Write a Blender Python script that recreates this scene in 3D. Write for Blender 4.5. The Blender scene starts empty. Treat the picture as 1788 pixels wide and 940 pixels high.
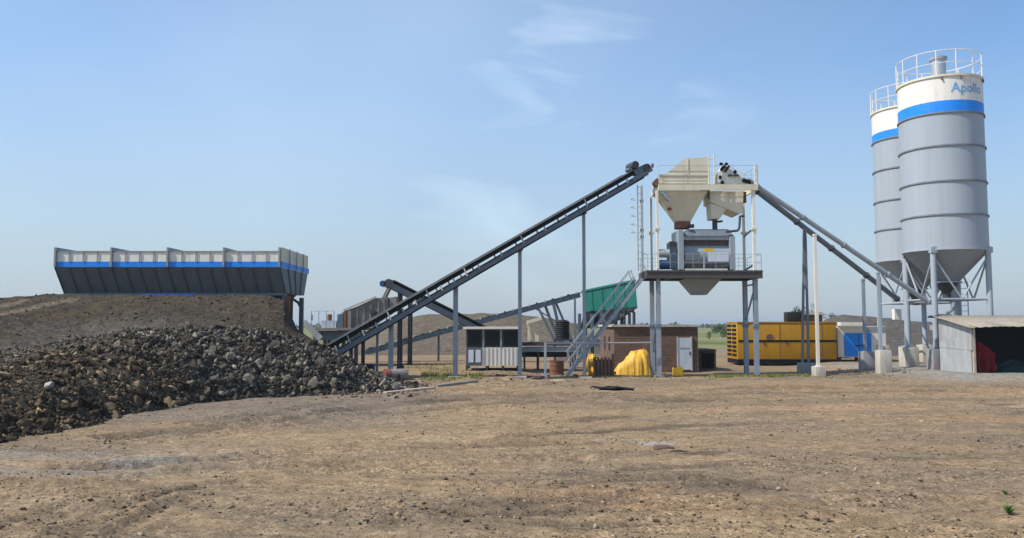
import bpy, bmesh, math, random
import numpy as np
from mathutils import Vector, Matrix
R = math.radians
random.seed(7); rng = np.random.default_rng(7)
scene = bpy.context.scene
COL = scene.collection

# ------------------------------------------------------------------ camera
F = 1400.0; CX, CY = 894.0, 470.0; PITCH = math.atan(98 / 1400); CAMZ = 2.3
cam = bpy.data.cameras.new('camera'); co = bpy.data.objects.new('camera', cam); COL.objects.link(co)
cam.sensor_fit = 'HORIZONTAL'; cam.sensor_width = 36; cam.lens = 36 * F / 1788
cam.clip_start = 0.1; cam.clip_end = 20000
co.location = (0, 0, CAMZ); co.rotation_euler = (math.pi / 2 + PITCH, 0, 0)
scene.camera = co
# ------------------------------------------------------------------ light
SUN_EL = R(49)
SX, SY = -0.955, -0.296                                    # direction to the sun on the ground: from the left, slightly behind the camera
sd = Vector((SX * math.cos(SUN_EL), SY * math.cos(SUN_EL), math.sin(SUN_EL))).normalized()
sun = bpy.data.lights.new('sun', 'SUN'); so = bpy.data.objects.new('sun', sun); COL.objects.link(so)
sun.energy = 4.9; sun.angle = R(0.53); sun.color = (1.0, 0.955, 0.89)
so.rotation_euler = sd.to_track_quat('Z', 'Y').to_euler(); so.location = (-20, -10, 30)
w = bpy.data.worlds.new('World'); scene.world = w; w.use_nodes = True
nt = w.node_tree; nt.nodes.clear()
def N(nt, t, **k):
    n = nt.nodes.new(t)
    for a, b in k.items(): setattr(n, a, b)
    return n
out = N(nt, 'ShaderNodeOutputWorld'); bg = N(nt, 'ShaderNodeBackground')
sky = N(nt, 'ShaderNodeTexSky', sky_type='NISHITA'); sky.sun_disc = False
sky.sun_elevation = SUN_EL; sky.sun_rotation = math.atan2(SX, SY)
sky.altitude = 200; sky.air_density = 1.15; sky.dust_density = .7; sky.ozone_density = 2.6
SKYS = 0.15
bg.inputs['Strength'].default_value = SKYS
# thin cirrus: white mixed into the sky by direction noise
tc = N(nt, 'ShaderNodeTexCoord')
mp = N(nt, 'ShaderNodeMapping'); mp.inputs['Rotation'].default_value = (0.0, R(-38), 0.0); mp.inputs['Scale'].default_value = (1.4, 3.0, 5.0)
nz = N(nt, 'ShaderNodeTexNoise'); nz.inputs['Scale'].default_value = 2.1; nz.inputs['Detail'].default_value = 4; nz.inputs['Roughness'].default_value = .52
nz.inputs['Distortion'].default_value = .8
cr = N(nt, 'ShaderNodeMapRange'); cr.inputs['From Min'].default_value = .40; cr.inputs['From Max'].default_value = .78
mp2 = N(nt, 'ShaderNodeMapping'); mp2.inputs['Scale'].default_value = (1.0, 1.0, 1.7)
nz2 = N(nt, 'ShaderNodeTexNoise'); nz2.inputs['Scale'].default_value = 1.3; nz2.inputs['Detail'].default_value = 3
cr2 = N(nt, 'ShaderNodeMapRange'); cr2.inputs['From Min'].default_value = .22; cr2.inputs['From Max'].default_value = .8; cr2.inputs['To Max'].default_value = .46
dt = N(nt, 'ShaderNodeVectorMath', operation='DISTANCE'); dt.inputs[1].default_value = Vector((0.055, 1.0, 0.285)).normalized()
dm = N(nt, 'ShaderNodeMapRange'); dm.inputs['From Min'].default_value = .30; dm.inputs['From Max'].default_value = .02; dm.inputs['To Max'].default_value = .85
mu = N(nt, 'ShaderNodeMath', operation='MULTIPLY'); ad = N(nt, 'ShaderNodeMath', operation='MAXIMUM')
mixc = N(nt, 'ShaderNodeMix', data_type='RGBA'); mixc.inputs['B'].default_value = (6.1, 7.3, 8.3, 1)
L = nt.links.new
L(tc.outputs['Generated'], mp.inputs[0]); L(mp.outputs[0], nz.inputs['Vector']); L(nz.outputs['Fac'], cr.inputs['Value'])
L(tc.outputs['Generated'], mp2.inputs[0]); L(mp2.outputs[0], nz2.inputs['Vector']); L(nz2.outputs['Fac'], cr2.inputs['Value'])
L(tc.outputs['Generated'], dt.inputs[0]); L(dt.outputs['Value'], dm.inputs['Value'])
L(cr.outputs[0], mu.inputs[0]); L(dm.outputs[0], mu.inputs[1])
L(mu.outputs[0], ad.inputs[0]); L(cr2.outputs[0], ad.inputs[1])
sx_ = N(nt, 'ShaderNodeSeparateXYZ'); L(tc.outputs['Generated'], sx_.inputs[0])
vx = N(nt, 'ShaderNodeMapRange'); vx.inputs['From Min'].default_value = .55; vx.inputs['From Max'].default_value = -.30; L(sx_.outputs['X'], vx.inputs['Value'])
vm = N(nt, 'ShaderNodeMath', operation='MULTIPLY'); L(cr2.outputs[0], vm.inputs[0]); L(vx.outputs[0], vm.inputs[1]); vz = N(nt, 'ShaderNodeMapRange'); vz.inputs['From Min'].default_value = .02; vz.inputs['From Max'].default_value = .32; vz.inputs['To Min'].default_value = .25; L(sx_.outputs['Z'], vz.inputs['Value'])
vm2 = N(nt, 'ShaderNodeMath', operation='MULTIPLY'); L(vm.outputs[0], vm2.inputs[0]); L(vz.outputs[0], vm2.inputs[1]); L(vm2.outputs[0], ad.inputs[1])
tint = N(nt, 'ShaderNodeVectorMath', operation='MULTIPLY'); tint.inputs[1].default_value = (.86, 1.0, 1.13); L(sky.outputs[0], tint.inputs[0])
hz_ = N(nt, 'ShaderNodeMapRange'); hz_.inputs['From Min'].default_value = .30; hz_.inputs['From Max'].default_value = .0; hz_.inputs['To Max'].default_value = .93; L(sx_.outputs['Z'], hz_.inputs['Value'])
veil = N(nt, 'ShaderNodeMix', data_type='RGBA'); veil.inputs['B'].default_value = (2.95, 3.45, 4.0, 1); L(hz_.outputs[0], veil.inputs['Factor']); L(tint.outputs[0], veil.inputs['A'])
L(ad.outputs[0], mixc.inputs['Factor']); L(veil.outputs['Result'], mixc.inputs['A']); L(mixc.outputs['Result'], bg.inputs['Color'])
L(bg.outputs[0], out.inputs['Surface'])
scene.view_settings.view_transform = 'Standard'; scene.view_settings.look = 'None'
scene.view_settings.exposure = 0.0; scene.view_settings.gamma = 1; scene.view_settings.use_curve_mapping = False
scene.render.engine = 'CYCLES'
scene.cycles.max_bounces = 6

# ------------------------------------------------------------------ pixel -> world
cp, sp = math.cos(PITCH), math.sin(PITCH)
def at(px, py, Y):
    xr = (px - CX) / F; yr = (CY - py) / F
    dy = cp - sp * yr; dz = sp + cp * yr
    t = Y / dy
    return Vector((xr * t, Y, CAMZ + dz * t))
def zz(py, Y): return at(CX, py, Y).z
def xx(px, Y, py=570): return at(px, py, Y).x
def gy(py):                                    # depth where a row meets z=0
    yr = (CY - py) / F
    return -CAMZ * (cp - sp * yr) / (sp + cp * yr)

# ------------------------------------------------------------------ mesh builder
class MB:
    def __init__(s): s.v = []; s.f = []
    def add(s, vs, fs):
        b = len(s.v); s.v += [Vector(v) for v in vs]; s.f += [tuple(i + b for i in f) for f in fs]; return s
    def hexa(s, p):                            # 8 points: bottom 4 (ccw), top 4
        return s.add(p, [(3, 2, 1, 0), (4, 5, 6, 7), (0, 1, 5, 4), (1, 2, 6, 5), (2, 3, 7, 6), (3, 0, 4, 7)])
    def box(s, x0, x1, y0, y1, z0, z1):
        x0, x1 = sorted((x0, x1)); y0, y1 = sorted((y0, y1)); z0, z1 = sorted((z0, z1))
        return s.hexa([(x0, y0, z0), (x1, y0, z0), (x1, y1, z0), (x0, y1, z0), (x0, y0, z1), (x1, y0, z1), (x1, y1, z1), (x0, y1, z1)])
    def beam(s, a, b, wd, ht=None, up=(0, 0, 1)):
        a = Vector(a); b = Vector(b); ht = ht or wd
        d = (b - a).normalized(); u = Vector(up)
        if abs(d.dot(u)) > .98: u = Vector((0, 1, 0))
        sd_ = d.cross(u).normalized(); u = sd_.cross(d)
        q = []
        for p in (a, b):
            for (i, j) in ((-1, -1), (1, -1), (1, 1), (-1, 1)): q.append(p + sd_ * i * wd / 2 + u * j * ht / 2)
        return s.add(q, [(0, 1, 2, 3), (7, 6, 5, 4), (4, 5, 1, 0), (5, 6, 2, 1), (6, 7, 3, 2), (7, 4, 0, 3)])
    def chan(s, a, b, wd, ht, up=(0, 0, 1), t=.02):     # I section: web and two flanges
        a = Vector(a); b = Vector(b); d = (b - a).normalized(); u = Vector(up)
        if abs(d.dot(u)) > .98: u = Vector((0, 1, 0))
        sd_ = d.cross(u).normalized(); u = sd_.cross(d)
        o = u * (ht / 2 - t / 2)
        s.beam(a + o, b + o, wd, t, u); s.beam(a - o, b - o, wd, t, u); s.beam(a, b, t, ht - 2 * t, u); return s
    def tube(s, a, b, r, n=10, r2=None, cap=True):
        a = Vector(a); b = Vector(b); r2 = r if r2 is None else r2
        d = (b - a).normalized(); u = Vector((0, 0, 1)) if abs(d.z) < .95 else Vector((0, 1, 0))
        e = d.cross(u).normalized(); g = d.cross(e)
        vs = []
        for p, rr in ((a, r), (b, r2)):
            for i in range(n):
                t = 2 * math.pi * i / n; vs.append(p + e * math.cos(t) * rr + g * math.sin(t) * rr)
        fs = [(i, (i + 1) % n, n + (i + 1) % n, n + i) for i in range(n)]
        if cap: fs += [tuple(range(n - 1, -1, -1)), tuple(range(n, 2 * n))]
        return s.add(vs, fs)
    def path(s, pts, r, n=8):
        for a, b in zip(pts, pts[1:]): s.tube(a, b, r, n)
        return s
    def prism(s, poly, y0, y1):                # polygon [(x,z)] extruded along y
        n = len(poly)
        vs = [(x, y0, z) for x, z in poly] + [(x, y1, z) for x, z in poly]
        fs = [tuple(range(n)), tuple(range(2 * n - 1, n - 1, -1))] + [((i + 1) % n, i, n + i, n + (i + 1) % n) for i in range(n)]
        return s.add(vs, fs)
    def lathe(s, prof, c, n=48, a0=0, a1=2 * math.pi, close=True):
        c = Vector(c); m = len(prof); vs = []; full = abs(a1 - a0 - 2 * math.pi) < 1e-6
        cols = n if full else n + 1
        for i in range(cols):
            t = a0 + (a1 - a0) * i / n
            for r, z in prof: vs.append(c + Vector((r * math.cos(t), r * math.sin(t), z)))
        fs = []
        for i in range(n):
            j = (i + 1) % cols
            for k in range(m - 1): fs.append((i * m + k, j * m + k, j * m + k + 1, i * m + k + 1))
        return s.add(vs, fs)
    def ring(s, c, r0, r1, z0, z1, n=48, a0=0, a1=2 * math.pi):
        return s.lathe([(r0, z0), (r1, z0), (r1, z1), (r0, z1), (r0, z0)], c, n, a0, a1)
    def build(s, name, material, parent=None, loc=None, smooth=True, kind=None, bev=0):
        me = bpy.data.meshes.new(name)
        pl = Vector((0, 0, 0)); q = parent
        while q is not None: pl += q.location; q = q.parent
        o = bpy.data.objects.new(name, me)
        l = Vector(loc) if loc is not None else Vector((0, 0, 0))
        if parent is None and loc is None and kind is None:
            xs = [v.x for v in s.v]; ys = [v.y for v in s.v]; zs = [v.z for v in s.v]
            l = Vector(((min(xs) + max(xs)) / 2, (min(ys) + max(ys)) / 2, min(zs)))
        me.from_pydata([v - pl - l for v in s.v], [], s.f)
        bm = bmesh.new(); bm.from_mesh(me); bmesh.ops.recalc_face_normals(bm, faces=bm.faces)
        if bev: bmesh.ops.bevel(bm, geom=[e for e in bm.edges if len(e.link_faces) == 2 and e.calc_face_angle(0) > .6], offset=bev, segments=2, affect='EDGES', profile=.5)
        bm.to_mesh(me); bm.free()
        if smooth:
            me.polygons.foreach_set('use_smooth', [True] * len(me.polygons)); me.set_sharp_from_angle(angle=R(35))
        me.materials.append(material)
        o.location = l; COL.objects.link(o)
        if parent: o.parent = parent
        if kind: o['kind'] = kind
        return o
def tag(o, label, cat, group=None):
    o['label'] = label; o['category'] = cat
    if group: o['group'] = group
    return o
def thing(name, label, cat, loc, group=None):
    o = bpy.data.objects.new(name, None); o.empty_display_size = .3; o.location = loc; COL.objects.link(o)
    return tag(o, label, cat, group)

# ------------------------------------------------------------------ materials
def mat(name, rgb, rough=.6, metal=0., var=.14, scale=3., dirt=None, dirt_amt=.35, stretch=(1, 1, .35), bump=0., bscale=30, spec=.35):
    m = bpy.data.materials.new(name); m.use_nodes = True; t = m.node_tree; b = t.nodes['Principled BSDF']
    b.inputs['Roughness'].default_value = rough; b.inputs['Metallic'].default_value = metal
    b.inputs['Specular IOR Level'].default_value = spec
    g = N(t, 'ShaderNodeNewGeometry'); mp = N(t, 'ShaderNodeMapping'); mp.inputs['Scale'].default_value = stretch
    n1 = N(t, 'ShaderNodeTexNoise'); n1.inputs['Scale'].default_value = scale; n1.inputs['Detail'].default_value = 5; n1.inputs['Roughness'].default_value = .65
    t.links.new(g.outputs['Position'], mp.inputs[0]); t.links.new(mp.outputs[0], n1.inputs['Vector'])
    mr = N(t, 'ShaderNodeMapRange'); mr.inputs['From Min'].default_value = .3; mr.inputs['From Max'].default_value = .7
    mr.inputs['To Min'].default_value = 1 - var; mr.inputs['To Max'].default_value = 1 + var
    t.links.new(n1.outputs['Fac'], mr.inputs['Value'])
    sc = N(t, 'ShaderNodeVectorMath', operation='SCALE'); sc.inputs[0].default_value = rgb
    t.links.new(mr.outputs[0], sc.inputs['Scale']); last = sc.outputs[0]
    if dirt:
        n2 = N(t, 'ShaderNodeTexNoise'); n2.inputs['Scale'].default_value = scale * .8; n2.inputs['Detail'].default_value = 8; n2.inputs['Roughness'].default_value = .7
        mp2 = N(t, 'ShaderNodeMapping'); mp2.inputs['Scale'].default_value = (stretch[0] * 1.8, stretch[1] * 1.8, stretch[2] * .7); mp2.inputs['Location'].default_value = (7, 3, 5)
        t.links.new(g.outputs['Position'], mp2.inputs[0]); t.links.new(mp2.outputs[0], n2.inputs['Vector'])
        m2 = N(t, 'ShaderNodeMapRange'); m2.inputs['From Min'].default_value = .5; m2.inputs['From Max'].default_value = .74; m2.inputs['To Max'].default_value = dirt_amt
        t.links.new(n2.outputs['Fac'], m2.inputs['Value'])
        mx = N(t, 'ShaderNodeMix', data_type='RGBA'); mx.inputs['B'].default_value = (*dirt, 1)
        t.links.new(m2.outputs[0], mx.inputs['Factor']); t.links.new(last, mx.inputs['A']); last = mx.outputs['Result']
    t.links.new(last, b.inputs['Base Color'])
    rr = N(t, 'ShaderNodeMapRange'); rr.inputs['To Min'].default_value = max(0, rough - .12); rr.inputs['To Max'].default_value = min(1, rough + .12)
    t.links.new(n1.outputs['Fac'], rr.inputs['Value']); t.links.new(rr.outputs[0], b.inputs['Roughness'])
    if bump:
        n3 = N(t, 'ShaderNodeTexNoise'); n3.inputs['Scale'].default_value = bscale; n3.inputs['Detail'].default_value = 4
        t.links.new(g.outputs['Position'], n3.inputs['Vector'])
        bp = N(t, 'ShaderNodeBump'); bp.inputs['Strength'].default_value = bump; bp.inputs['Distance'].default_value = .05
        t.links.new(n3.outputs['Fac'], bp.inputs['Height']); t.links.new(bp.outputs[0], b.inputs['Normal'])
    return m
RUST = (.16, .075, .04); DUST = (.30, .25, .20)
M = dict(
    grey=mat('grey_steel_paint', (.27, .31, .35), .5, dirt=DUST, dirt_amt=.4),
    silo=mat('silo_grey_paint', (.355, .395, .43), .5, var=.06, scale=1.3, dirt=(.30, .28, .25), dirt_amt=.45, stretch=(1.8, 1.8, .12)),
    cone=mat('cone_shade_and_hopper_grey', (.25, .275, .30), .55, var=.08, dirt=(.25, .22, .19), dirt_amt=.5, stretch=(1.6, 1.6, .3)),  # silo grey darkened to paint in cone shade; plain grey on discharge hopper
    silod=mat('silo_ring_grey', (.20, .22, .24), .55, dirt=RUST, dirt_amt=.3),
    cream=mat('cream_paint', (.70, .64, .47), .5, var=.07, scale=1.5, dirt=(.42, .34, .22), dirt_amt=.45),
    white=mat('off_white_paint', (.78, .745, .66), .5, var=.06, dirt=(.45, .36, .26), dirt_amt=.4),
    blue=mat('blue_paint', (.012, .255, .84), .45, var=.1, dirt=(.12, .22, .42), dirt_amt=.4),
    letter=mat('faded_blue_lettering', (.17, .38, .66), .5, var=.25, scale=9, dirt=(.5, .6, .7), dirt_amt=.6),
    binlow=mat('bin_grey_paint', (.145, .168, .19), .55, var=.1, dirt=(.12, .09, .07), dirt_amt=.4, stretch=(1.6, 1, .2)),
    binrib=mat('bin_rib_paint', (.10, .115, .13), .6),
    ribl=mat('dusty_rib_paint', (.34, .32, .28), .6, dirt=(.2, .14, .1)),
    binw=mat('cream_bin_paint', (.86, .79, .66), .5, var=.08, dirt=(.42, .33, .24), dirt_amt=.45, stretch=(1.5, 1, .4)),
    dark=mat('dark_steel', (.055, .058, .064), .6, dirt=(.14, .11, .09), dirt_amt=.5),
    black=mat('black_rubber', (.010, .010, .011), .85, dirt=(.04, .036, .032), dirt_amt=.4, spec=.15),
    deck=mat('deck_steel', (.085, .075, .068), .7, dirt=RUST, dirt_amt=.5),
    bluegrey=mat('blue_grey_steel', (.145, .175, .20), .5, dirt=DUST, dirt_amt=.35),
    rim=mat('dusty_belt_edge', (.50, .46, .38), .8, var=.2),
    mixer=mat('mixer_grey_paint', (.30, .345, .37), .45, dirt=(.42, .40, .36), dirt_amt=.5),
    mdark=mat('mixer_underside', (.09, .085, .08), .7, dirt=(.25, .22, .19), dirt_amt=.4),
    motor=mat('blue_motor_paint', (.025, .075, .17), .45),
    yellow=mat('yellow_paint', (.44, .22, .008), .45, var=.1, scale=1.5, dirt=(.28, .15, .03), dirt_amt=.5),
    tarp=mat('yellow_tarpaulin', (.74, .41, .05), .5, var=.2, scale=2.5, bump=.5, bscale=5, dirt=(.62, .30, .06), dirt_amt=.5, stretch=(1, 1, 1)),
    yplast=mat('yellow_plastic', (.80, .50, .02), .45),
    rust=mat('rusty_steel', (.20, .09, .05), .85, var=.3, dirt=(.07, .04, .03), dirt_amt=.7, scale=6),
    conc=mat('cast_concrete', (.50, .46, .38), .85, var=.16, scale=4, dirt=(.27, .2, .15), dirt_amt=.6, bump=.5, bscale=25),
    concg=mat('grey_concrete', (.27, .26, .26), .85, var=.16, scale=4, dirt=(.26, .17, .13), dirt_amt=.5, bump=.5, bscale=25),
    green=mat('green_hopper_paint', (.006, .13, .10), .55, var=.18, dirt=(.05, .12, .11), dirt_amt=.5),
    glass=mat('dark_window_glass', (.008, .010, .013), .3, var=.2, spec=.2),
    door=mat('pale_blue_door_paint', (.52, .59, .66), .5, var=.1, dirt=(.3, .3, .28)),
    zinc=mat('galvanised_sheet', (.44, .455, .45), .55, metal=.2, var=.14, dirt=(.26, .18, .12), dirt_amt=.6, scale=1.6, stretch=(1, 1, 1)),
    zroof=mat('weathered_roof_sheet', (.36, .31, .235), .65, var=.15, dirt=(.3, .2, .13), dirt_amt=.6, scale=2.5, stretch=(1, 1, 1)),
    bnavy=mat('dark_shed_shade', (.012, .013, .018), .9),  # near-black wall colour standing in for the shed's unlit inside
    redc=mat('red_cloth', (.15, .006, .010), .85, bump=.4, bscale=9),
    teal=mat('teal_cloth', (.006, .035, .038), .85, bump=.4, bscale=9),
    wood=mat('old_brown_timber', (.15, .085, .06), .85, var=.35, scale=8, stretch=(1, 1, .2)),
    pale_wood=mat('bleached_timber', (.45, .38, .30), .85, var=.25, scale=6),
    screen=mat('dusty_grey_machine', (.22, .205, .185), .8, var=.25, scale=2.5, dirt=(.33, .28, .22), dirt_amt=.7, stretch=(1, 1, 1)),
    teal_steel=mat('dull_blue_steel', (.10, .155, .19), .6, dirt=DUST, dirt_amt=.5),
    tank=mat('black_plastic_tank', (.014, .014, .016), .6),
    steel=mat('bare_galvanised_steel', (.42, .44, .46), .42, metal=.5, var=.15),
    bark=mat('bark', (.09, .065, .045), .9),
    cloth=mat('dark_sacking', (.03, .028, .035), .9, bump=.5, bscale=12),
    redoxide=mat('red_oxide_paint', (.20, .06, .045), .7, var=.25, dirt=(.35, .25, .2)),
    label_y=mat('yellow_sticker', (.75, .45, .03), .5), label_w=mat('white_plate', (.62, .66, .72), .4),
)
def brick_mat():
    m = mat('brick_masonry', (.2, .11, .08), .9); t = m.node_tree; b = t.nodes['Principled BSDF']
    g = N(t, 'ShaderNodeNewGeometry'); sx = N(t, 'ShaderNodeSeparateXYZ'); ad = N(t, 'ShaderNodeMath', operation='ADD'); cx = N(t, 'ShaderNodeCombineXYZ')
    t.links.new(g.outputs['Position'], sx.inputs[0]); t.links.new(sx.outputs['X'], ad.inputs[0]); t.links.new(sx.outputs['Y'], ad.inputs[1])
    t.links.new(ad.outputs[0], cx.inputs['X']); t.links.new(sx.outputs['Z'], cx.inputs['Y'])
    br = N(t, 'ShaderNodeTexBrick'); br.inputs['Scale'].default_value = 1; br.inputs['Brick Width'].default_value = .23; br.inputs['Row Height'].default_value = .085
    br.inputs['Mortar Size'].default_value = .009; br.inputs['Color1'].default_value = (.19, .095, .065, 1); br.inputs['Color2'].default_value = (.10, .062, .048, 1); br.inputs['Mortar'].default_value = (.20, .16, .13, 1)
    t.links.new(cx.outputs[0], br.inputs['Vector'])
    nz = N(t, 'ShaderNodeTexNoise'); nz.inputs['Scale'].default_value = 1.6; nz.inputs['Detail'].default_value = 6; t.links.new(g.outputs['Position'], nz.inputs['Vector'])
    mr = N(t, 'ShaderNodeMapRange'); mr.inputs['To Min'].default_value = .55; mr.inputs['To Max'].default_value = 1.4; t.links.new(nz.outputs['Fac'], mr.inputs['Value'])
    sc = N(t, 'ShaderNodeVectorMath', operation='SCALE'); t.links.new(br.outputs['Color'], sc.inputs[0]); t.links.new(mr.outputs[0], sc.inputs['Scale'])
    t.links.new(sc.outputs[0], b.inputs['Base Color'])
    bp = N(t, 'ShaderNodeBump'); bp.inputs['Strength'].default_value = .5; bp.inputs['Distance'].default_value = .02; bp.invert = True
    t.links.new(br.outputs['Fac'], bp.inputs['Height']); t.links.new(bp.outputs[0], b.inputs['Normal'])
    return m
M['brick'] = brick_mat()

def math_node(t, op, a, b=None, c=None):
    n = N(t, 'ShaderNodeMath', operation=op)
    for i, v in enumerate((a, b, c)):
        if v is None: continue
        if isinstance(v, (int, float)): n.inputs[i].default_value = v
        else: t.links.new(v, n.inputs[i])
    return n.outputs[0]
def mrange(t, v, a, b, c=0., d=1.):
    n = N(t, 'ShaderNodeMapRange'); n.interpolation_type = 'SMOOTHSTEP'
    for i, q in zip(('From Min', 'From Max', 'To Min', 'To Max'), (a, b, c, d)): n.inputs[i].default_value = q
    t.links.new(v, n.inputs['Value']); return n.outputs[0]
def noise(t, vec, scale, detail=5, rough=.6, sc=(1, 1, 1), loc=(0, 0, 0), dist=0):
    mp = N(t, 'ShaderNodeMapping'); mp.inputs['Scale'].default_value = sc; mp.inputs['Location'].default_value = loc
    t.links.new(vec, mp.inputs[0]); n = N(t, 'ShaderNodeTexNoise'); n.inputs['Scale'].default_value = scale; n.inputs['Detail'].default_value = detail
    n.inputs['Roughness'].default_value = rough; n.inputs['Distortion'].default_value = dist; t.links.new(mp.outputs[0], n.inputs['Vector']); return n.outputs['Fac']
def mixcol(t, f, a, b):
    n = N(t, 'ShaderNodeMix', data_type='RGBA')
    for k, v in (('Factor', f), ('A', a), ('B', b)):
        if isinstance(v, tuple): n.inputs[k].default_value = (*v, 1)
        elif isinstance(v, (int, float)): n.inputs[k].default_value = v
        else: t.links.new(v, n.inputs[k])
    return n.outputs['Result']
def earth_mat(name, tan, grey, orange, dark, ground=False, gscale=18.):
    m = bpy.data.materials.new(name); m.use_nodes = True; t = m.node_tree; b = t.nodes['Principled BSDF']
    b.inputs['Roughness'].default_value = .95; b.inputs['Specular IOR Level'].default_value = .08
    g = N(t, 'ShaderNodeNewGeometry'); P = g.outputs['Position']
    sx = N(t, 'ShaderNodeSeparateXYZ'); t.links.new(P, sx.inputs[0]); X, Y, Z = sx.outputs
    bank = ground == 'bank'; ground = ground is True
    st = (.16, .62, 1) if ground else (.5, .5, .9)
    c = mixcol(t, mrange(t, noise(t, P, .55, 6, .62, st, (3, 1, 0), .6), .38, .62), tan, grey)
    c = mixcol(t, mrange(t, noise(t, P, .5, 5, .6, st, (11, 7, 0), .5), .54, .74, 0, .62), c, orange)
    c = mixcol(t, mrange(t, noise(t, P, 1.1, 7, .7, (st[0] * 1.2, st[1] * 1.8, 1), (31, 17, 0), .9), .54, .74, 0, .7), c, dark)
    c = mixcol(t, mrange(t, noise(t, P, .9, 6, .65, (st[0] * .8, st[1] * 2, 1), (5, 57, 0), .6), .56, .72, 0, .55), c, tuple(min(1, v * 1.22) for v in tan))
    if ground:
        # grey cement dust apron in front of the shed, and a grey spill in the yard
        ap = math_node(t, 'MULTIPLY', mrange(t, X, 15.5, 18.5), math_node(t, 'MULTIPLY', mrange(t, Y, 30.5, 33.8), mrange(t, Y, 48, 42)))
        ap = math_node(t, 'MULTIPLY', ap, mrange(t, noise(t, P, .6, 4), .25, .6, .45, 1))
        c = mixcol(t, ap, c, (.27, .255, .22))
        lf = math_node(t, 'MULTIPLY', mrange(t, X, -3.5, -6.5), math_node(t, 'MULTIPLY', mrange(t, Y, 11.8, 12.8), mrange(t, Y, 15.6, 14.2)))
        c = mixcol(t, math_node(t, 'MULTIPLY', math_node(t, 'MULTIPLY', lf, mrange(t, noise(t, P, 1.2, 6, .7, (.4, 1, 1)), .35, .62)), .62), c, (.225, .215, .20))
        lf = math_node(t, 'MULTIPLY', mrange(t, X, -1.0, -3.5), math_node(t, 'MULTIPLY', mrange(t, Y, 18, 20.5), mrange(t, Y, 31, 26)))
        c = mixcol(t, math_node(t, 'MULTIPLY', lf, .6), c, (.185, .158, .128))
        for (ex, ey, rx, ry, col_, am) in ((2.9, 15.95, .42, .22, (.33, .34, .33), .62), (2.2, 16.4, .6, .2, (.29, .29, .27), .4), (3.4, 14.6, .45, .28, (.10, .068, .045), .7),
                                           (3.1, 15.05, .22, .12, (.06, .04, .028), .9), (9.0, 11.3, 1.2, .5, (.34, .18, .12), .7), (8.0, 22, 4, 1.0, (.38, .24, .14), .6)):
            vx = math_node(t, 'DIVIDE', math_node(t, 'SUBTRACT', X, ex), rx); vy = math_node(t, 'DIVIDE', math_node(t, 'SUBTRACT', Y, ey), ry)
            d2 = math_node(t, 'ADD', math_node(t, 'MULTIPLY', vx, vx), math_node(t, 'MULTIPLY', vy, vy))
            d2 = math_node(t, 'ADD', d2, math_node(t, 'MULTIPLY', math_node(t, 'SUBTRACT', noise(t, P, 4 / max(rx, .3), 6, .7), .5), 2.6))
            c = mixcol(t, mrange(t, d2, 1.15, .5, 0, am), c, col_)
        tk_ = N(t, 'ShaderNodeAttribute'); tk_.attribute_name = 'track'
        c = mixcol(t, math_node(t, 'MULTIPLY', math_node(t, 'MAXIMUM', tk_.outputs['Fac'], 0.), .8), c, (.118, .087, .06))  # compacted rut soil, darkened to stand in for the ruts' weak shading
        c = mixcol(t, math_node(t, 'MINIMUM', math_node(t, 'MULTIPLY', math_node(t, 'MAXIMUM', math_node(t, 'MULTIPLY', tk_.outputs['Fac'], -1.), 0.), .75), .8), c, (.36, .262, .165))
        fg = mrange(t, Y, 62, 95)
        gn = mixcol(t, mrange(t, noise(t, P, .02, 4, .6, (.5, 1, 1)), .35, .65), (.17, .18, .06), (.25, .22, .11))
        gn = mixcol(t, mrange(t, noise(t, P, .05, 4, .6, (.3, 1, 1), (9, 9, 0)), .5, .62), gn, (.08, .12, .04))
        c = mixcol(t, fg, c, gn)
    if bank:
        # two pale wheel tracks climbing the bank, and grey gravel on the ledge over the rubble
        for (p, q_, w_) in (((0, 573, 26.0), (140, 527, 30.4), .16), ((-20, 558, 26.5), (62, 533, 29.5), .14)):
            a_ = at(*p); b_ = at(*q_); L_ = math.hypot(b_.x - a_.x, b_.y - a_.y); ux, uy = (b_.x - a_.x) / L_, (b_.y - a_.y) / L_
            dx = math_node(t, 'SUBTRACT', X, a_.x); dy = math_node(t, 'SUBTRACT', Y, a_.y)
            al = math_node(t, 'ADD', math_node(t, 'MULTIPLY', dx, ux), math_node(t, 'MULTIPLY', dy, uy))
            ac = math_node(t, 'ABSOLUTE', math_node(t, 'ADD', math_node(t, 'SUBTRACT', math_node(t, 'MULTIPLY', dx, uy), math_node(t, 'MULTIPLY', dy, ux)), math_node(t, 'MULTIPLY', math_node(t, 'SUBTRACT', noise(t, P, .8, 3), .5), .5)))
            f = math_node(t, 'MULTIPLY', mrange(t, ac, w_ * 2.2, w_ * .4), math_node(t, 'MULTIPLY', mrange(t, al, -2, 0), mrange(t, al, L_ + .4, L_ - 1)))
            c = mixcol(t, math_node(t, 'MULTIPLY', f, .8), c, (.19, .145, .095))
        lw = N(t, 'ShaderNodeAttribute'); lw.attribute_name = 'ledge'
        c = mixcol(t, math_node(t, 'MULTIPLY', lw.outputs['Fac'], .85), c, (.145, .132, .11))
    vo = N(t, 'ShaderNodeTexVoronoi'); vo.inputs['Scale'].default_value = gscale; vo.inputs['Randomness'].default_value = 1; t.links.new(P, vo.inputs['Vector'])
    sv = N(t, 'ShaderNodeSeparateColor'); t.links.new(vo.outputs['Color'], sv.inputs[0])
    stony = mrange(t, noise(t, P, 1.3, 5, .65, (.4, .8, 1), (2, 40, 0)), .40, .62)
    k = math_node(t, 'ADD', 1.0, math_node(t, 'MULTIPLY', math_node(t, 'MULTIPLY', math_node(t, 'SUBTRACT', sv.outputs[0], .5), .55), stony))
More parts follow.
